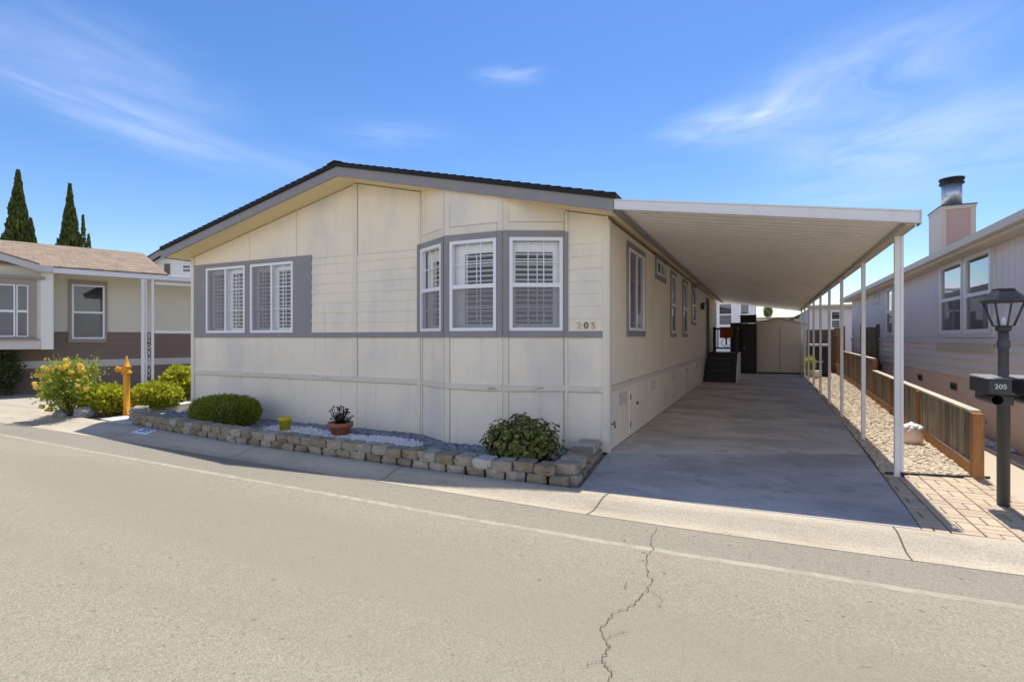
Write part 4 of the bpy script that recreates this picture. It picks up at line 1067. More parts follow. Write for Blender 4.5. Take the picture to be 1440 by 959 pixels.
b = MB(); b.box(LX - .17, LX + .17, LY - .05, LY + .10, .985, 1.006); b.box(LX - .055, LX + .055, LY - .055, LY + .055, .90, .984); b.build('bracket', 'pole_grey', lp, .004)
def mailbox(label, x0, x1, num):
    y0, y1 = 5.90, 6.36; z0 = 1.008
    t = thing('mailbox', label, 'mailbox', ((x0 + x1) / 2, 6.1, z0), 'mailboxes on the lamp post')
    b = MB(); xm = (x0 + x1) / 2
    poly = [(x0, z0), (x1, z0), (x1, z0 + .165), (x0, z0 + .215)]
    b.prism_d([(x0, z0), (x1, z0), (x1, z0 + .128), (x0, z0 + .128)], y0, y1); b.build('body', 'metal_dark', t, .006)
    b = MB(); b.hexa([(x0 - .008, y0 - .014, z0 + .130), (x1 + .008, y0 - .014, z0 + .130), (x1 + .008, y1 + .005, z0 + .130), (x0 - .008, y1 + .005, z0 + .130), (x0 - .004, y0 - .01, z0 + .138), (x1 + .004, y0 - .01, z0 + .138), (x1 + .0, y1, z0 + .150), (x0, y1, z0 + .150)])
    b.build('lid', 'mailbox_lid_sunlit', t, .004)
    b = MB(); b.box(x0 + .006, x1 - .006, y0 - .008, y0 - .0005, z0 + .008, z0 + .122); d = b.build('door', 'metal_dark', t, .003)
    if num: text('number', num, .056, 'letter_white', d, (xm + .002, y0 - .0105, z0 + .068), (1, 0, 0), (0, 0, 1), .0012)
    return t
mailbox('black mailbox with white number 205, left of the lamp pole', 1.765, 1.925, '205')
mailbox('black mailbox cut by the right frame edge, right of the lamp pole', 2.01, 2.17, None)
for lab, x in (('black newspaper tube slung under the mailbox numbered 205', 1.845), ('black newspaper tube slung under the right-hand mailbox', 2.09)):
    t = thing('newspaper_tube', lab, 'newspaper holder', (x, 6.1, .86), 'newspaper tubes under the mailboxes')
    b = MB(); n = 18; r0, r1 = .046, .042; y0, y1 = 5.95, 6.34; zc = .957
    for k in range(n):
        a0, a1 = k * 2 * math.pi / n, (k + 1) * 2 * math.pi / n; c = lambda a, r, y: (x + r * math.cos(a), y, zc + r * math.sin(a))
        b.face([c(a0, r0, y0), c(a1, r0, y0), c(a1, r0, y1), c(a0, r0, y1)], smooth=True); b.face([c(a0, r1, y0), c(a1, r1, y0), c(a1, r1, y1), c(a0, r1, y1)], smooth=True)
        b.face([c(a0, r0, y0), c(a1, r0, y0), c(a1, r1, y0), c(a0, r1, y0)]); b.face([c(a0, r0, y1 - .001), c(a1, r0, y1 - .001), c(a1, 0, y1 - .001)])
    b.build('tube', 'metal_dark', t)
    b = MB(); b.box(x - .03, x + .03, 6.0, 6.3, 1.0035, 1.0072); b.build('strap', 'pole_grey', t)
pl_ = thing('path_light', 'small grey stake light in the white gravel by the lavender house', 'path light', (2.86, 9.75, 0))
b = MB(); b.tube([(2.86, 9.75, -.03), (2.86, 9.75, .25)], .012, 6); b.build('stake', 'pole_grey', pl_)
b = MB(); b.lathe((2.86, 9.75, .25), [(.03, 0), (.045, .015), (.05, .06), (.055, .07), (.04, .09)], 14); b.build('lamp_head', 'galv', pl_)

# ------------------------------------------------------------------ end of the driveway: steps, cabinet, shed, bin
ps = thing('porch', 'dark wooden porch steps and railing against the side of the cream house', 'porch', (-1.3, 20, 0))
b = MB(); n = 5
for k in range(n):
    y0 = 18.85 + k * .27; b.box(-1.80, -.80, y0, y0 + .30 if k < n - 1 else 22.0, .19 * k, .19 * (k + 1) - .002)
    b.box(-1.80, -.80, y0 - .025, y0 + .02, .19 * (k + 1) - .03, .19 * (k + 1) + .004)
b.build('steps', 'dark_steps', ps)
b = MB(); b.prism_d([(18.84, 0), (22.0, 0), (22.0, .97), (20.2, .97), (18.84, .22)], 0, 1) if False else None
b = MB(lambda a, d, z: (-.795 + d, a, z)); b.prism_d([(18.84, 0), (22.0, 0), (22.0, .95), (20.1, .95), (18.84, .2)], 0, .035); b.build('stringer', 'post_white', ps)
rl = MB()
for x in (-1.70, -.84):
    rl.box(x - .045, x + .045, 21.86, 21.95, .95, 1.90)
rl.box(-1.75, -.8, 21.86, 21.95, 1.80, 1.87); rl.box(-1.7, -.84, 21.88, 21.93, 1.06, 1.12)
for x in (-1.57, -.96): rl.box(x - .02, x + .02, 21.88, 21.93, 1.12, 1.80)
rl.box(-.86, -.80, 20.15, 21.9, 1.80, 1.87); rl.box(-.86, -.80, 20.10, 20.2, .95, 1.90)
for k in range(5): rl.box(-.845, -.815, 20.45 + k * .3, 20.48 + k * .3, .95, 1.80)
ra = rl.build('railing', 'dark_wood', ps)
sc = MB()
for s in (-1, 1):
    pts = [(-1.27 + s * (.02 + .16 * math.sin(t * 3.1)) , 21.905, 1.12 + .36 * t) for t in [i / 10 for i in range(11)]]
    sc.tube(pts, .012, 6)
sc.tube([(-1.27, 21.905, 1.2), (-1.27, 21.905, 1.5)], .03, 8); sc.build('scroll', 'dark_wood', ra)
cl = MB(); 
for k in range(8):
    x0_, x1_ = -1.50 + k * .06, -1.50 + (k + 1) * .06; j = .012 * (k % 2); j2 = .012 * ((k + 1) % 2)
    cl.hexa([(x0_, 21.83 + j, 1.48 + .01 * k % .03), (x1_, 21.83 + j2, 1.48), (x1_, 21.845 + j2, 1.48), (x0_, 21.845 + j, 1.48), (x0_, 21.83 + j, 1.89), (x1_, 21.83 + j2, 1.89), (x1_, 21.845 + j2, 1.89), (x0_, 21.845 + j, 1.89)])
cl.box(-1.50, -1.02, 21.83, 21.99, 1.8905, 1.9)
tag(cl.build('rust_cloth', 'red_cloth'), 'rust-red cloth hung over the dark porch railing', 'cloth')
cb = thing('storage_cabinet', 'tall black storage cabinet between the porch and the beige shed', 'cabinet', (-.7, 24.3, 0))
b = MB(); b.box(-.80, -.222, 24.0, 24.9, .02, 2.08); b.build('body', 'dark_wood', cb, .008)
b = MB(); b.box(-1.24, -.803, 24.15, 24.9, .02, 2.12); b.build('side_panel', 'black', cb)
b = MB(); b.box(-.76, -.30, 23.97, 23.997, .06, 2.02); dd = b.build('door', 'dark_wood', cb, .006)
b = MB(); b.lathe((-.70, 23.95, 1.06), [(.02, -.03), (.035, 0), (.02, .03)], 10); b.build('door_knob', 'galv', dd)
bx = MB(); bx.box(-.86, -.24, 24.3, 24.8, 2.12, 2.42); bx.box(-.88, -.22, 24.28, 24.82, 2.42, 2.45)
tag(bx.build('black_crate', 'black', None, .01), 'black lidded crate sitting on top of the dark cabinet', 'crate')
sh = thing('garden_shed', 'beige metal garden shed with double doors at the end of the driveway', 'shed', (.65, 25, 0))
S0, S1, SY = -.22, 1.60, 24.35
b = MB(frame((0, SY), (1, 0), (0, -1)))
zt = lambda a: 2.02 + .26 * (1 - abs(a - (S0 + S1) / 2 + .15) / 1.06)
b.prism_d([(S0, .05), (S1, .05), (S1, zt(S1)), ((S0 + S1) / 2 - .15, zt((S0 + S1) / 2 - .15)), (S0, zt(S0))], -2.0, 0); b.build('body', 'shed', sh)
b = MB(frame((0, SY), (1, 0), (0, -1)))
for x0_, x1_ in ((S0 + .06, .63), (.645, S1 - .06)):
    b.box(x0_, x1_, .003, .02, .10, 1.95)
    k = x0_ + .1
    while k < x1_ - .04: b.box(k, k + .03, .02, .027, .14, 1.91); k += .11
dr_ = b.build('door', 'shed', sh)
b = MB(frame((0, SY), (1, 0), (0, -1))); b.box(.585, .61, .028, .05, .95, 1.15); b.build('handle', 'galv', dr_)
b = MB(frame((0, SY), (1, 0), (0, -1))); b.box(.6305, .6445, .003, .0285, .1, 1.95); b.build('door_gap', 'shed_gap', dr_)
b = MB(frame((0, SY), (1, 0), (0, -1))); pk = (S0 + S1) / 2 - .15
for x0_, x1_ in ((S0 - .08, pk), (pk, S1 + .08)): b.hexa([(x0_, -2.05, zt(x0_) + .01), (x1_, -2.05, zt(x1_) + .01), (x1_, .08, zt(x1_) + .01), (x0_, .08, zt(x0_) + .01), (x0_, -2.05, zt(x0_) + .05), (x1_, -2.05, zt(x1_) + .05), (x1_, .08, zt(x1_) + .05), (x0_, .08, zt(x0_) + .05)])
b.build('roof', 'shed_trim', sh)
b = MB(); b.box(S0 + .05, S1 - .05, SY - .03, SY + .1, -.03, .06); b.build('base_frame', 'black', sh)
bn = thing('utility_bin', 'black utility bin with a white top behind the far carport posts', 'bin', (1.97, 23.6, 0))
b = MB(); b.box(1.63, 2.30, 23.35, 23.95, 0, 1.16); b.build('body', 'bin', bn, .02)
b = MB(); b.box(1.60, 2.33, 23.32, 23.98, 1.165, 1.25); b.build('lid', 'vinyl', bn, .015)
b = MB(); b.box(1.8, 2.1, 23.335, 23.348, .55, .60); b.build('handle', 'galv', bn)
for i, (x, y, lab) in enumerate(((1.62, 22.9, 'small white pot with a yellow-green plant beside the shed'), (1.80, 22.2, 'empty small white pot on the gravel near the shed'))):
    t = thing('white_pot', lab, 'flower pot', (x, y, 0)); b = MB(); b.lathe((x, y, -.01), [(.10, 0), (.14, .26), (.15, .26), (.15, .30), (.12, .30), (.11, .24), (0, .24)], 16); b.build('pot', 'vinyl', t)
    if i == 0:
        b = MB(); leaves(b, 420, blob((x, y, .5), (.16, .16, .28), .3, 81, .4), .09, 81); b.build('plant', 'leaf_box', t)

# ------------------------------------------------------------------ right-hand neighbour
nr = thing('neighbor_house', 'lavender-beige house on the right with pinkish base and a boxed chimney', 'house', (5, 15, 0))
NX = 3.03; fn = frame((NX, 0), (0, 1), (-1, 0)); NY0, NY1 = 6.9, 23.4
NW = [(9.95, 12.43, 1.56, 2.82), (16.4, 17.2, 1.57, 2.80)]
b = MB(fn); wall(b, NY0, NY1, 1.49, lambda a: 2.93, NW); b.build('upper_wall', 'nb_right_panel', nr)
b = MB(fn); z = .84
while z < 1.40:
    z1 = min(z + .15, 1.41); b.face([(NY0, .022, z), (NY1, .022, z), (NY1, .004, z1), (NY0, .004, z1)]); b.face([(NY0, .022, z), (NY1, .022, z), (NY1, -.03, z), (NY0, -.03, z)]); z = z1
b.build('lap_siding', 'nb_right_lap', nr)
b = MB(fn); b.box(NY0, NY1, -.2, -.004, -.02, .838); b.build('foundation', 'nb_right_base', nr)
b = MB(fn); b.box(NY0, NY1, -.05, .035, 1.405, 1.49); b.build('sill_band', 'nb_right_trim', nr)
b = MB(fn); b.box(9.85, 12.6, .023, .04, 1.28, 1.404); b.build('ledge_board', 'nb_right_gutter', nr)
b = MB(); b.box(NX + .2, 9.6, NY0 + .1, NY1 - .1, .0, 1.0); b.box(NX + .02, 9.8, NY0, NY0 + .1, 0, 2.93); b.box(NX + .02, 9.8, NY1 - .1, NY1, 0, 2.93); b.box(9.7, 9.8, NY0 + .1, NY1 - .1, 0, 2.93)
b.box(NX + .8, NX + .85, NY0 + .1, NY1 - .1, 1.0, 2.93); b.build('end_wall', 'nb_right', nr)
for i, h in enumerate(NW):
    tr = MB(fn); x = .10
    for r_ in rects(h[0] - x, h[1] + x, h[2] - .06, h[3] + x, [(h[0] - .003, h[1] + .003, h[2] - .003, h[3] + .003)]): tr.box(r_[0], r_[1], .001, .03, r_[2], r_[3])
    if i == 0:
        am = 11.13
        w = window(nr, fn, h[0], am - .04, h[2], h[3], 'hung', shutter=False, grid=None, gl='glass_dark', fw=.07); w2 = window(nr, fn, am + .04, h[1], h[2], h[3], 'hung', shutter=False, grid=None, gl='glass_dark', fw=.07)
        tr.box(am - .04, am + .04, -.04, .034, h[2], h[3])
    else: w = window(nr, fn, *h, 'hung', shutter=False, grid=None, gl='glass_dark', fw=.06)
    tr.build('window_trim', 'nb_right_trim', w)
b = MB(fn); b.box(18.2, 19.2, .001, .04, 2.50, 2.95); v = b.build('wall_vent', 'nb_right_trim', nr); b = MB(fn); b.box(18.35, 18.8, .041, .046, 2.62, 2.88); b.build('vent_opening', 'bg_grey', v)
for y0, y1, z0, z1 in ((11.52, 11.85, .585, .70), (13.71, 14.01, .585, .71), (17.85, 18.2, .61, .735)):
    b = MB(fn); b.box(y0, y1, -.003, .012, z0, z1); v = b.build('foundation_vent', 'brass_dark', nr); b = MB(fn); b.box(y0 + .03, y1 - .03, .0125, .014, z0 + .02, z1 - .02); b.build('vent_opening', 'dark_gap', v)
nrf = MB(); EX, EZ, RX2 = 2.76, 2.93, 6.4
for (xa, za), (xb_, zb) in (((EX, EZ), (RX2, EZ + .21 * (RX2 - EX))), ((RX2, EZ + .21 * (RX2 - EX)), (10.1, EZ))):
    nrf.hexa([(xa, NY0 - .4, za), (xb_, NY0 - .4, zb), (xb_, NY1 + .4, zb), (xa, NY1 + .4, za), (xa, NY0 - .4, za + .05), (xb_, NY0 - .4, zb + .05), (xb_, NY1 + .4, zb + .05), (xa, NY1 + .4, za + .05)])
nro = nrf.build('roof', 'shingle_grey', nr)
b = MB(); b.box(EX - .08, EX - .004, NY0 - .4, NY1 + .4, EZ - .07, EZ + .035); b.build('gutter', 'nb_right_gutter', nro)
b = MB(); b.box(EX, EX + .03, NY0 - .4, NY1 + .4, EZ - .12, EZ - .062); b.box(EX + .031, NX - .002, NY0 - .4, NY1 + .4, EZ - .10, EZ - .08); b.build('eave', 'chim_trim', nro)
b = MB(); CX0, CX1, CY0, CY1 = 3.36, 3.90, 13.72, 14.60
b.box(CX0, CX1, CY0, CY1, 3.0, 4.16); ch = b.build('chimney', 'chim_pink', nro)
b = MB()
for x0_, x1_, y0_, y1_ in ((CX0 - .012, CX0 + .075, CY0 - .012, CY0 + .075), (CX1 - .075, CX1 + .012, CY0 - .012, CY0 + .075), (CX0 - .012, CX0 + .075, CY1 - .075, CY1 + .012), (CX1 - .075, CX1 + .012, CY1 - .075, CY1 + .012)): b.box(x0_, x1_, y0_, y1_, 3.0, 4.14)
b.box(CX0 - .02, CX1 + .02, CY0 - .02, CY1 + .02, 4.142, 4.215); b.box(CX0 - .011, CX0 - .001, CY0 + .08, CY1 - .08, 3.0, 4.14); b.build('chimney_trim', 'chim_trim', ch)
b = MB(); b.box(CX0 - .035, CX1 + .035, CY0 - .035, CY1 + .035, 4.216, 4.235); cc = (3.62, 14.1)
b.lathe((cc[0], cc[1], 4.235), [(.22, 0), (.19, .06), (.16, .07)], 20); b.build('chimney_cap', 'pole_grey', ch)
b = MB(); b.lathe((cc[0], cc[1], 4.30), [(.175, 0), (.175, .44)], 24); b.build('flue', 'galv', ch)
b = MB(); b.lathe((cc[0], cc[1], 4.742), [(.215, 0), (.215, .03)], 24); b.lathe((cc[0], cc[1], 4.83), [(.22, 0), (.22, .035), (.0, .06)], 24)
for k in range(4): b.box(cc[0] + .19 * math.cos(k * 1.57) - .01, cc[0] + .19 * math.cos(k * 1.57) + .01, cc[1] + .19 * math.sin(k * 1.57) - .01, cc[1] + .19 * math.sin(k * 1.57) + .01, 4.77, 4.83)
b.build('flue_cap', 'black', ch)

# ------------------------------------------------------------------ left-hand neighbour
u_ = Vector((.358, .934)).normalized(); fl_ = frame((-17.974, 7.23), (u_.x, u_.y), (u_.y, -u_.x))
nl = thing('neighbor_house', 'cream and brown house on the left with a tan shingle roof and awning', 'house', fl_(1, 0, 0))
LW = (.986, 1.625, 1.512, 2.953)
b = MB(fl_); 
for r_ in rects(-7, 3.0, 1.66, 3.55, [LW]) + [(3.0, 10, 1.66, 3.28)]: b.face([(r_[0], 0, r_[2]), (r_[1], 0, r_[2]), (r_[1], 0, r_[3]), (r_[0], 0, r_[3])])
b.build('upper_wall', 'nb_left_cream', nl)
b = MB(fl_); z = -.02
def lap(z0, z1):
    z = z0
    while z < z1 - .01:
        e = min(z + .19, z1)
        for x0_, x1_ in ((-7, LW[0]), (LW[1], 10)) if e > LW[2] + .01 else ((-7, 10),): b.face([(x0_, .02, z), (x1_, .02, z), (x1_, .002, e), (x0_, .002, e)]); b.face([(x0_, .02, z), (x1_, .02, z), (x1_, 0, z), (x0_, 0, z)])
        z = e
lap(-.02, .66); lap(.86, 1.66); b.build('lower_wall', 'nb_left_brown', nl)
b = MB(fl_); b.box(-7, 10, 0, .035, .66, .86); b.build('stripe_board', 'nb_left_stripe', nl)
b = MB(fl_); b.face([(-7, -7, -.1), (3, -7, -.1), (3, -7, 3.4), (-7, -7, 3.4)]); b.face([(3.0, -.02, 1.6), (3.0, -7, 1.6), (3.0, -7, 3.4), (3.0, -3.0, 4.38), (3.0, -.02, 3.6)]); b.face([(-7, 0, 0), (-7, -7, 0), (-7, -7, 3.5), (-7, -3.4, 4.4), (-7, 0, 3.5)]); b.face([(-7, -.9, .2), (3, -.9, .2), (3, -.9, 3.4), (-7, -.9, 3.4)])
b.build('end_wall', 'nb_left_cream', nl)
w = window(nl, fl_, LW[0] - .05, LW[1] + .05, LW[2] - .05, LW[3] + .05, 'hung', d=.02, shutter=False, grid=None, gl='glass_dark')
b = MB(fl_)
for r_ in rects(.862, 1.73, 1.36, 3.115, [(LW[0] - .053, LW[1] + .053, LW[2] - .053, LW[3] + .053)]): b.box(r_[0], r_[1], .021, .05, r_[2], r_[3])
b.build('window_trim', 'nb_left_trim', w)
# bay
b = MB(fl_); BWN = (-1.15, .015, 1.52, 2.84)
for r_ in rects(-3.6, .486, 1.22, 3.25, [BWN]): b.face([(r_[0], 1, r_[2]), (r_[1], 1, r_[2]), (r_[1], 1, r_[3]), (r_[0], 1, r_[3])])
b.face([(.486, 0, 1.22), (.486, 1, 1.22), (.486, 1, 3.3), (.486, 0, 3.3)]); b.face([(-3.6, 0, 1.22), (-3.6, 1, 1.22), (-3.6, 1, 3.3), (-3.6, 0, 3.3)])
b.face([(-3.6, 1, 3.25), (.486, 1, 3.25), (.2, 1, 3.33), (-1.6, 1, 3.85), (-3.4, 1, 3.33)]); b.face([(-3.6, .0, 1.22), (.486, .0, 1.22), (.486, 1, 1.22), (-3.6, 1, 1.22)])
byo = b.build('bay', 'nb_left_cream', nl)
b = MB(fl_); b.box(.25, .49, 1.002, 1.03, 1.19, 3.28); b.box(.46, .51, .05, 1.0, 1.19, 3.28); b.build('corner_board', 'nb_left_white', byo)
b = MB(fl_); b.box(-3.6, .245, 1.002, 1.05, 1.20, 1.42); b.build('bay_skirt', 'nb_left_stripe', byo)
b = MB(fl_)
for r_ in rects(BWN[0] - .16, BWN[1] + .15, BWN[2] - .06, BWN[3] + .16, [(BWN[0] - .003, BWN[1] + .003, BWN[2] - .003, BWN[3] + .003)]): b.box(r_[0], r_[1], 1.002, 1.04, r_[2], r_[3])
b.box(-1.6, .33, 1.041, 1.10, 3.0, 3.07); b.box(-1.4, .2, 1.041, 1.11, 1.42, 1.46)
am = -.22
w = window(nl, fl_, am + .012, BWN[1], BWN[2], BWN[3], 'hung', d=1.0, fw=.024, shutter=False, grid=None, gl='glass_dark'); window(nl, fl_, BWN[0] + .35, am - .012, BWN[2], BWN[3], 'hung', d=1.0, fw=.03, shutter=False, grid=None, gl='glass_dark')
b.box(BWN[0], BWN[0] + .348, .98, 1.03, BWN[2], BWN[3]); b.box(am - .010, am + .010, .97, 1.03, BWN[2], BWN[3])
b.build('window_trim', 'nb_left_trim', w)
# roofs with shingle UVs
def roofquad(mb, p, uvs): mb.face(p, uv=uvs)
b = MB(fl_); ev, ez, rd, rz = 1.10, 3.37, -3.0, 4.47; Ls = math.hypot(ev - rd, rz - ez)
GE = 3.05
b.face([(-8, ev, ez), (GE, ev, ez), (GE, rd, rz), (-8, rd, rz)], uv=[(0, 0), (11, 0), (11, Ls), (0, Ls)])
b.face([(-8, rd, rz), (GE, rd, rz), (GE, -7.2, 3.37), (-8, -7.2, 3.37)], uv=[(0, 0), (11, 0), (11, Ls), (0, Ls)])
b.face([(-8, ev, ez - .05), (GE, ev, ez - .05), (GE, ev, ez), (-8, ev, ez)], uv=[(0, 0), (11, 0), (11, .05), (0, .05)])
b.face([(GE, ev, ez - .05), (GE, rd, rz - .05), (GE, rd, rz), (GE, ev, ez)], uv=[(0, 0), (4, 0), (4, .05), (0, .05)])
nlr = b.build('roof', 'shingle_tan', nl)
b = MB(fl_); gp, gz, ge, gez = -1.65, 3.96, .22, 3.39
for s in (1, -1):
    a_ = gp + s * (ge - gp); Lg = math.hypot(ge - gp, gz - gez)
    b.face([(gp, 1.34, gz), (a_, 1.34, gez), (a_, .95, gez), (gp, -1.2, gz)], uv=[(0, Lg), (0, 0), (.4, 0), (2.5, Lg)])
    b.face([(gp, 1.34, gz - .03), (a_, 1.34, gez - .03), (a_, 1.34, gez), (gp, 1.34, gz)], uv=[(0, 0), (1, 0), (1, .03), (0, .03)])
b.build('bay_roof', 'shingle_tan', nlr)
b = MB(fl_)
for s in (1, -1):
    a_ = gp + s * (ge - gp); lo, hi = min(gp, a_), max(gp, a_); zl, zh = (gz, gez) if s > 0 else (gez, gz)
    b.hexa([(lo, 1.28, zl - .20), (hi, 1.28, zh - .20), (hi, 1.32, zh - .20), (lo, 1.32, zl - .20), (lo, 1.28, zl - .032), (hi, 1.28, zh - .032), (hi, 1.32, zh - .032), (lo, 1.32, zl - .032)])
b.box(ge - .03, .486, 1.06, 1.31, 3.19, 3.35)
b.build('fascia', 'nb_left_stripe', nlr)
b = MB(fl_); b.box(3.06, 10.5, -2.5, 1.02, 3.33, 3.36); b.build('awning_roof', 'canopy_white', nlr)
b = MB(fl_); b.box(.49, 10.5, 1.03, 1.13, 3.19, 3.315); b.build('awning_beam', 'canopy_white', nlr)
b = MB(fl_); b.face([(.5, .02, 3.30), (10.5, .02, 3.30), (10.5, 1.03, 3.24), (.5, 1.03, 3.24)]); b.build('awning_ceiling', 'nb_left_cream', nlr)
aw = MB(fl_); aw.box(2.40, 2.48, 1.03, 1.10, -.02, 3.185); aw.box(2.50, 2.535, 1.03, 1.09, -.02, 3.185); aw.box(2.645, 2.71, 1.03, 1.09, -.02, 3.185); aw.box(2.73, 7, 1.03, 1.07, 1.62, 1.70); aw.box(2.73, 7, 1.03, 1.07, 3.05, 3.12); awo = aw.build('awning_post', 'canopy_white', nl)
b = MB(fl_)
for zc in (.55, 1.05, 1.55, 2.05):
    for s in (1, -1):
        b.tube([(2.588 + s * .035 * math.sin(t * 6.28 / 10), 1.06, zc + .036 * t - .18) for t in range(11)], .008, 5)
    b.tube([(2.588 + .045 * math.cos(t * .7), 1.06, zc + .2 + .045 * math.sin(t * .7)) for t in range(10)], .008, 5)
b.build('scroll', 'canopy_white', awo)

# ------------------------------------------------------------------ houses further back
def simple_house(label, o, u, w, dep, zt, m, slope, roofm, wins, name='distant_house', rise=None, vin='vinyl'):
    uu = Vector(u).normalized(); f = frame(o, (uu.x, uu.y), (uu.y, -uu.x)); t = thing(name, label, 'house', (o[0], o[1], 0))
    b = MB(f); wall(b, 0, w, -.02, lambda a: zt, wins)
    b.face([(0, 0, 0), (0, -dep, 0), (0, -dep, zt), (0, 0, zt)]); b.face([(w, 0, 0), (w, -dep, 0), (w, -dep, zt), (w, 0, zt)]); b.face([(0, -dep, 0), (w, -dep, 0), (w, -dep, zt), (0, -dep, zt)]); b.face([(0, -.6, 0), (w, -.6, 0), (w, -.6, zt), (0, -.6, zt)])
    b.build('wall', m, t); b = MB(f)
    if slope == 'gable':
        for x0_, x1_, z0_, z1_ in ((-.4, w / 2, zt - .1, zt + rise), (w / 2, w + .4, zt + rise, zt - .1)): b.hexa([(x0_, .4, z0_), (x1_, .4, z1_), (x1_, -dep, z1_), (x0_, -dep, z0_), (x0_, .4, z0_ + .12), (x1_, .4, z1_ + .12), (x1_, -dep, z1_ + .12), (x0_, -dep, z0_ + .12)])
    else: b.hexa([(-.3, .4, zt), (w + .3, .4, zt), (w + .3, -dep / 2, zt + rise), (-.3, -dep / 2, zt + rise), (-.3, .4, zt + .14), (w + .3, .4, zt + .14), (w + .3, -dep / 2, zt + rise + .1), (-.3, -dep / 2, zt + rise + .1)])
    b.build('roof', roofm, t)
    if slope == 'gable':
        b = MB(f); b.prism_d([(0, zt), (w, zt), (w / 2, zt + rise - .02)], -.2, -.02); b.build('gable', m, t)
    for h in wins: window(t, f, *h, 'hung', shutter=False, grid=None, gl='glass_dark', fw=.06, vinyl=vin)
    return t
simple_house('pale blue-white house with sash windows behind the black cabinet', (-4.6, 30), (1, 0), 4.25, 5, 3.55, 'bg_blue', 'lean', 'bg_grey', [(-2.13 + 4.6, -1.43 + 4.6, 2.12, 3.32), (-1.09 + 4.6, -.60 + 4.6, 2.12, 3.30)], rise=.5)
simple_house('low tan-roofed house glimpsed over the shed roof', (-.6, 37), (1, 0), 2.4, 4, 2.62, 'bg_tan', 'lean', 'bg_tan', [(.8, 1.6, 1.4, 2.0)], rise=.12)
simple_house('tan-trimmed grey house seen between the far carport posts', (2.15, 31), (1, 0), 2.6, 5, 3.0, 'bg_grey', 'lean', 'bg_tan', [(.95, 1.40, 1.95, 2.85), (1.9, 2.3, 1.85, 2.85)], rise=.12)
simple_house('white gabled house beyond the shed with a dark roof edge', (1.35, 36), (1, 0), 2.6, 5, 2.35, 'bg_white', 'gable', 'bg_roof', [], rise=.75)
cu = Vector((.903, .4296)); o_ = Vector((-27.28, 15.80))
bh = simple_house('pale gabled house end glimpsed between the tan roof and the cream house', (o_.x, o_.y), (cu.x, cu.y), 3.2, 5, 5.12, 'bg_white', 'gable', 'bg_roof', [(1.58, 2.05, 4.68, 5.1)], rise=1.08)
b = MB(frame((o_.x, o_.y), (cu.x, cu.y), (cu.y, -cu.x)))
b.box(.72, .98, .005, .04, 4.3, 5.12); b.build('window_shutter', 'bg_roof', bh)
b = MB(frame((o_.x, o_.y), (cu.x, cu.y), (cu.y, -cu.x)))
for x0_, x1_, z0_, z1_ in ((-.4, 1.6, 5.02, 6.2), (1.6, 3.6, 6.2, 5.02)): b.hexa([(x0_, .37, z0_ - .22), (x1_, .37, z1_ - .22), (x1_, .41, z1_ - .22), (x0_, .41, z0_ - .22), (x0_, .37, z0_ - .004), (x1_, .37, z1_ - .004), (x1_, .41, z1_ - .004), (x0_, .41, z0_ - .004)])
b.build('fascia', 'grey_trim', bh)

# ------------------------------------------------------------------ world, sun, camera
EL = 67.0
w = bpy.data.worlds.new('World'); scene.world = w; w.use_nodes = True
N, L = w.node_tree.nodes, w.node_tree.links
bg = N['Background']; sky = N.new('ShaderNodeTexSky'); sky.sky_type = 'NISHITA'; sky.sun_disc = False
sky.sun_elevation = R(EL); sky.sun_rotation = R(0); sky.altitude = 50; sky.air_density = 1.0; sky.dust_density = .25; sky.ozone_density = 2.0
tc = N.new('ShaderNodeTexCoord'); sx = N.new('ShaderNodeSeparateXYZ'); L.new(tc.outputs['Generated'], sx.inputs[0])
def mth(op, a, b_=None, clamp=False):
    n = N.new('ShaderNodeMath'); n.operation = op; n.use_clamp = clamp
    for i, v in enumerate((a, b_)):
        if v is None: continue
        if hasattr(v, 'is_linked'): L.new(v, n.inputs[i])
        else: n.inputs[i].default_value = v
    return n.outputs[0]
az = mth('ARCTAN2', sx.outputs['X'], sx.outputs['Y']); el = mth('ARCSINE', sx.outputs['Z'])
cmb = N.new('ShaderNodeCombineXYZ'); L.new(az, cmb.inputs[0]); L.new(el, cmb.inputs[1])
def wisp(azc, elc, rot, la, lb, amt, nsx, nsy, seed):
    mp = N.new('ShaderNodeMapping'); mp.vector_type = 'TEXTURE'
    mp.inputs['Location'].default_value = (R(azc), R(elc), 0); mp.inputs['Rotation'].default_value = (0, 0, R(rot)); mp.inputs['Scale'].default_value = (R(la), R(lb), 1)
    L.new(cmb.outputs[0], mp.inputs['Vector'])
    ln = N.new('ShaderNodeVectorMath'); ln.operation = 'LENGTH'; L.new(mp.outputs[0], ln.inputs[0])
    fall = rng(N, L, ln.outputs['Value'], 1., .0)
    m2 = N.new('ShaderNodeMapping'); m2.inputs['Scale'].default_value = (nsx, nsy, 1); m2.inputs['Location'].default_value = (seed, seed * 2, 0); L.new(mp.outputs[0], m2.inputs['Vector'])
    nz = noise_n(N, L, m2.outputs[0], 1.2, 8, .55, .8)
    return mth('MULTIPLY', mth('MULTIPLY', fall, rng(N, L, nz, .22, .78)), amt)
tot = None
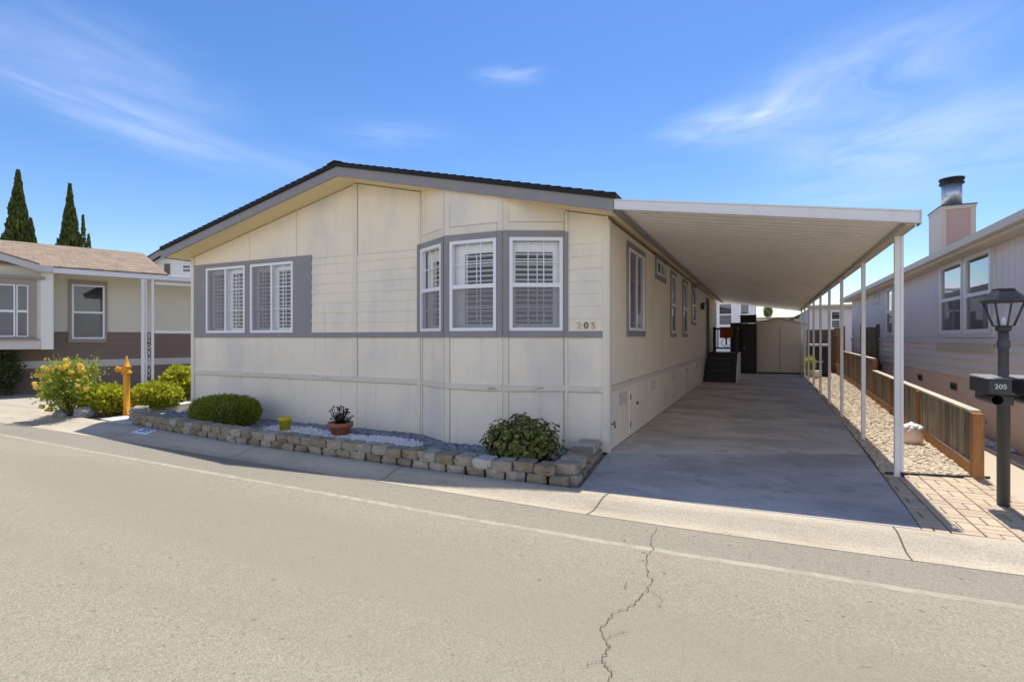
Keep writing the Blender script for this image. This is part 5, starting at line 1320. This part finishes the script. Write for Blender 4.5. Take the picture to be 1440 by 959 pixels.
for a in ((-61, 18.0, -9, 17, 2.8, .34, 1.0, 1.2, 1), (-64, 22, -6, 16, 6, .26, 1.0, 1.2, 2), (-44, 16, -12, 11, 2.8, .18, 1.1, 1.2, 8), (-25.5, 26.4, 2, 6, 1.4, .28, 1., 1.2, 3), (-38, 20.6, 2, 10, 2.2, .16, 1.0, 1.2, 9), (-3, 20.6, 3, 10, 2.5, .48, 1.1, 1.3, 4), (7, 22.0, 8, 17, 6, .42, 1.1, 1.3, 10), (12, 16.3, 3, 18, 5, .42, 1.1, 1.3, 5), (10, 13, 2, 19, 3.6, .18, 1.1, 1.3, 6)):
    v = wisp(*a); tot = v if tot is None else mth('ADD', tot, v)
hazy = rng(N, L, sx.outputs['Z'], .30, .0, 0, .04)
tot = mth('ADD', tot, hazy, True)
hs = N.new('ShaderNodeHueSaturation'); hs.inputs['Saturation'].default_value = 1.28; hs.inputs['Hue'].default_value = .508; L.new(sky.outputs[0], hs.inputs['Color'])
cl_ = mixc(N, L, tot, hs.outputs[0], (6.0, 6.6, 8.2))
# bright cloud sheet added to the unseen sky behind the camera as fill light
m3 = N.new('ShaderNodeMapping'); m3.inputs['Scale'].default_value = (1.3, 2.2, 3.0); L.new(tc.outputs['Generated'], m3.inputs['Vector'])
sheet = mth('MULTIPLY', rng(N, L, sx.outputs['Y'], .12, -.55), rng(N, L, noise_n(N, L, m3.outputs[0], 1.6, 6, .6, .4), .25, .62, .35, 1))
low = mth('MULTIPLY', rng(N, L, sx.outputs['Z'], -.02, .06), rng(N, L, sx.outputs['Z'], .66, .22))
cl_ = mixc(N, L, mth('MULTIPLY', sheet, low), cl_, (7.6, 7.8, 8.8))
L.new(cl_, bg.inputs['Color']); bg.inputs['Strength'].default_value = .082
sun = bpy.data.lights.new('sun', 'SUN'); sun.energy = 2.85; sun.angle = R(.55); sun.color = (1, .955, .88)
so = bpy.data.objects.new('sun', sun); col.objects.link(so); so.rotation_euler = (-R(90 - EL), 0, 0)
cam = bpy.data.cameras.new('camera'); co = bpy.data.objects.new('camera', cam); col.objects.link(co)
co.location = (0, 0, 1.5); co.rotation_euler = (R(90), 0, math.atan(352.5 / 741)); cam.sensor_width = 36; cam.lens = 741 / 1440 * 36; cam.shift_y = -4.9 / 1440
cam.clip_start = .05; cam.clip_end = 3000; scene.camera = co
vs = scene.view_settings; vs.view_transform = 'Standard'; vs.look = 'None'; vs.exposure = 1.06; vs.gamma = 1; vs.use_curve_mapping = False
scene.render.engine = 'CYCLES'; cy = scene.cycles
cy.use_denoising = True; cy.max_bounces = 12; cy.diffuse_bounces = 9; cy.transparent_max_bounces = 16; cy.sample_clamp_indirect = 12
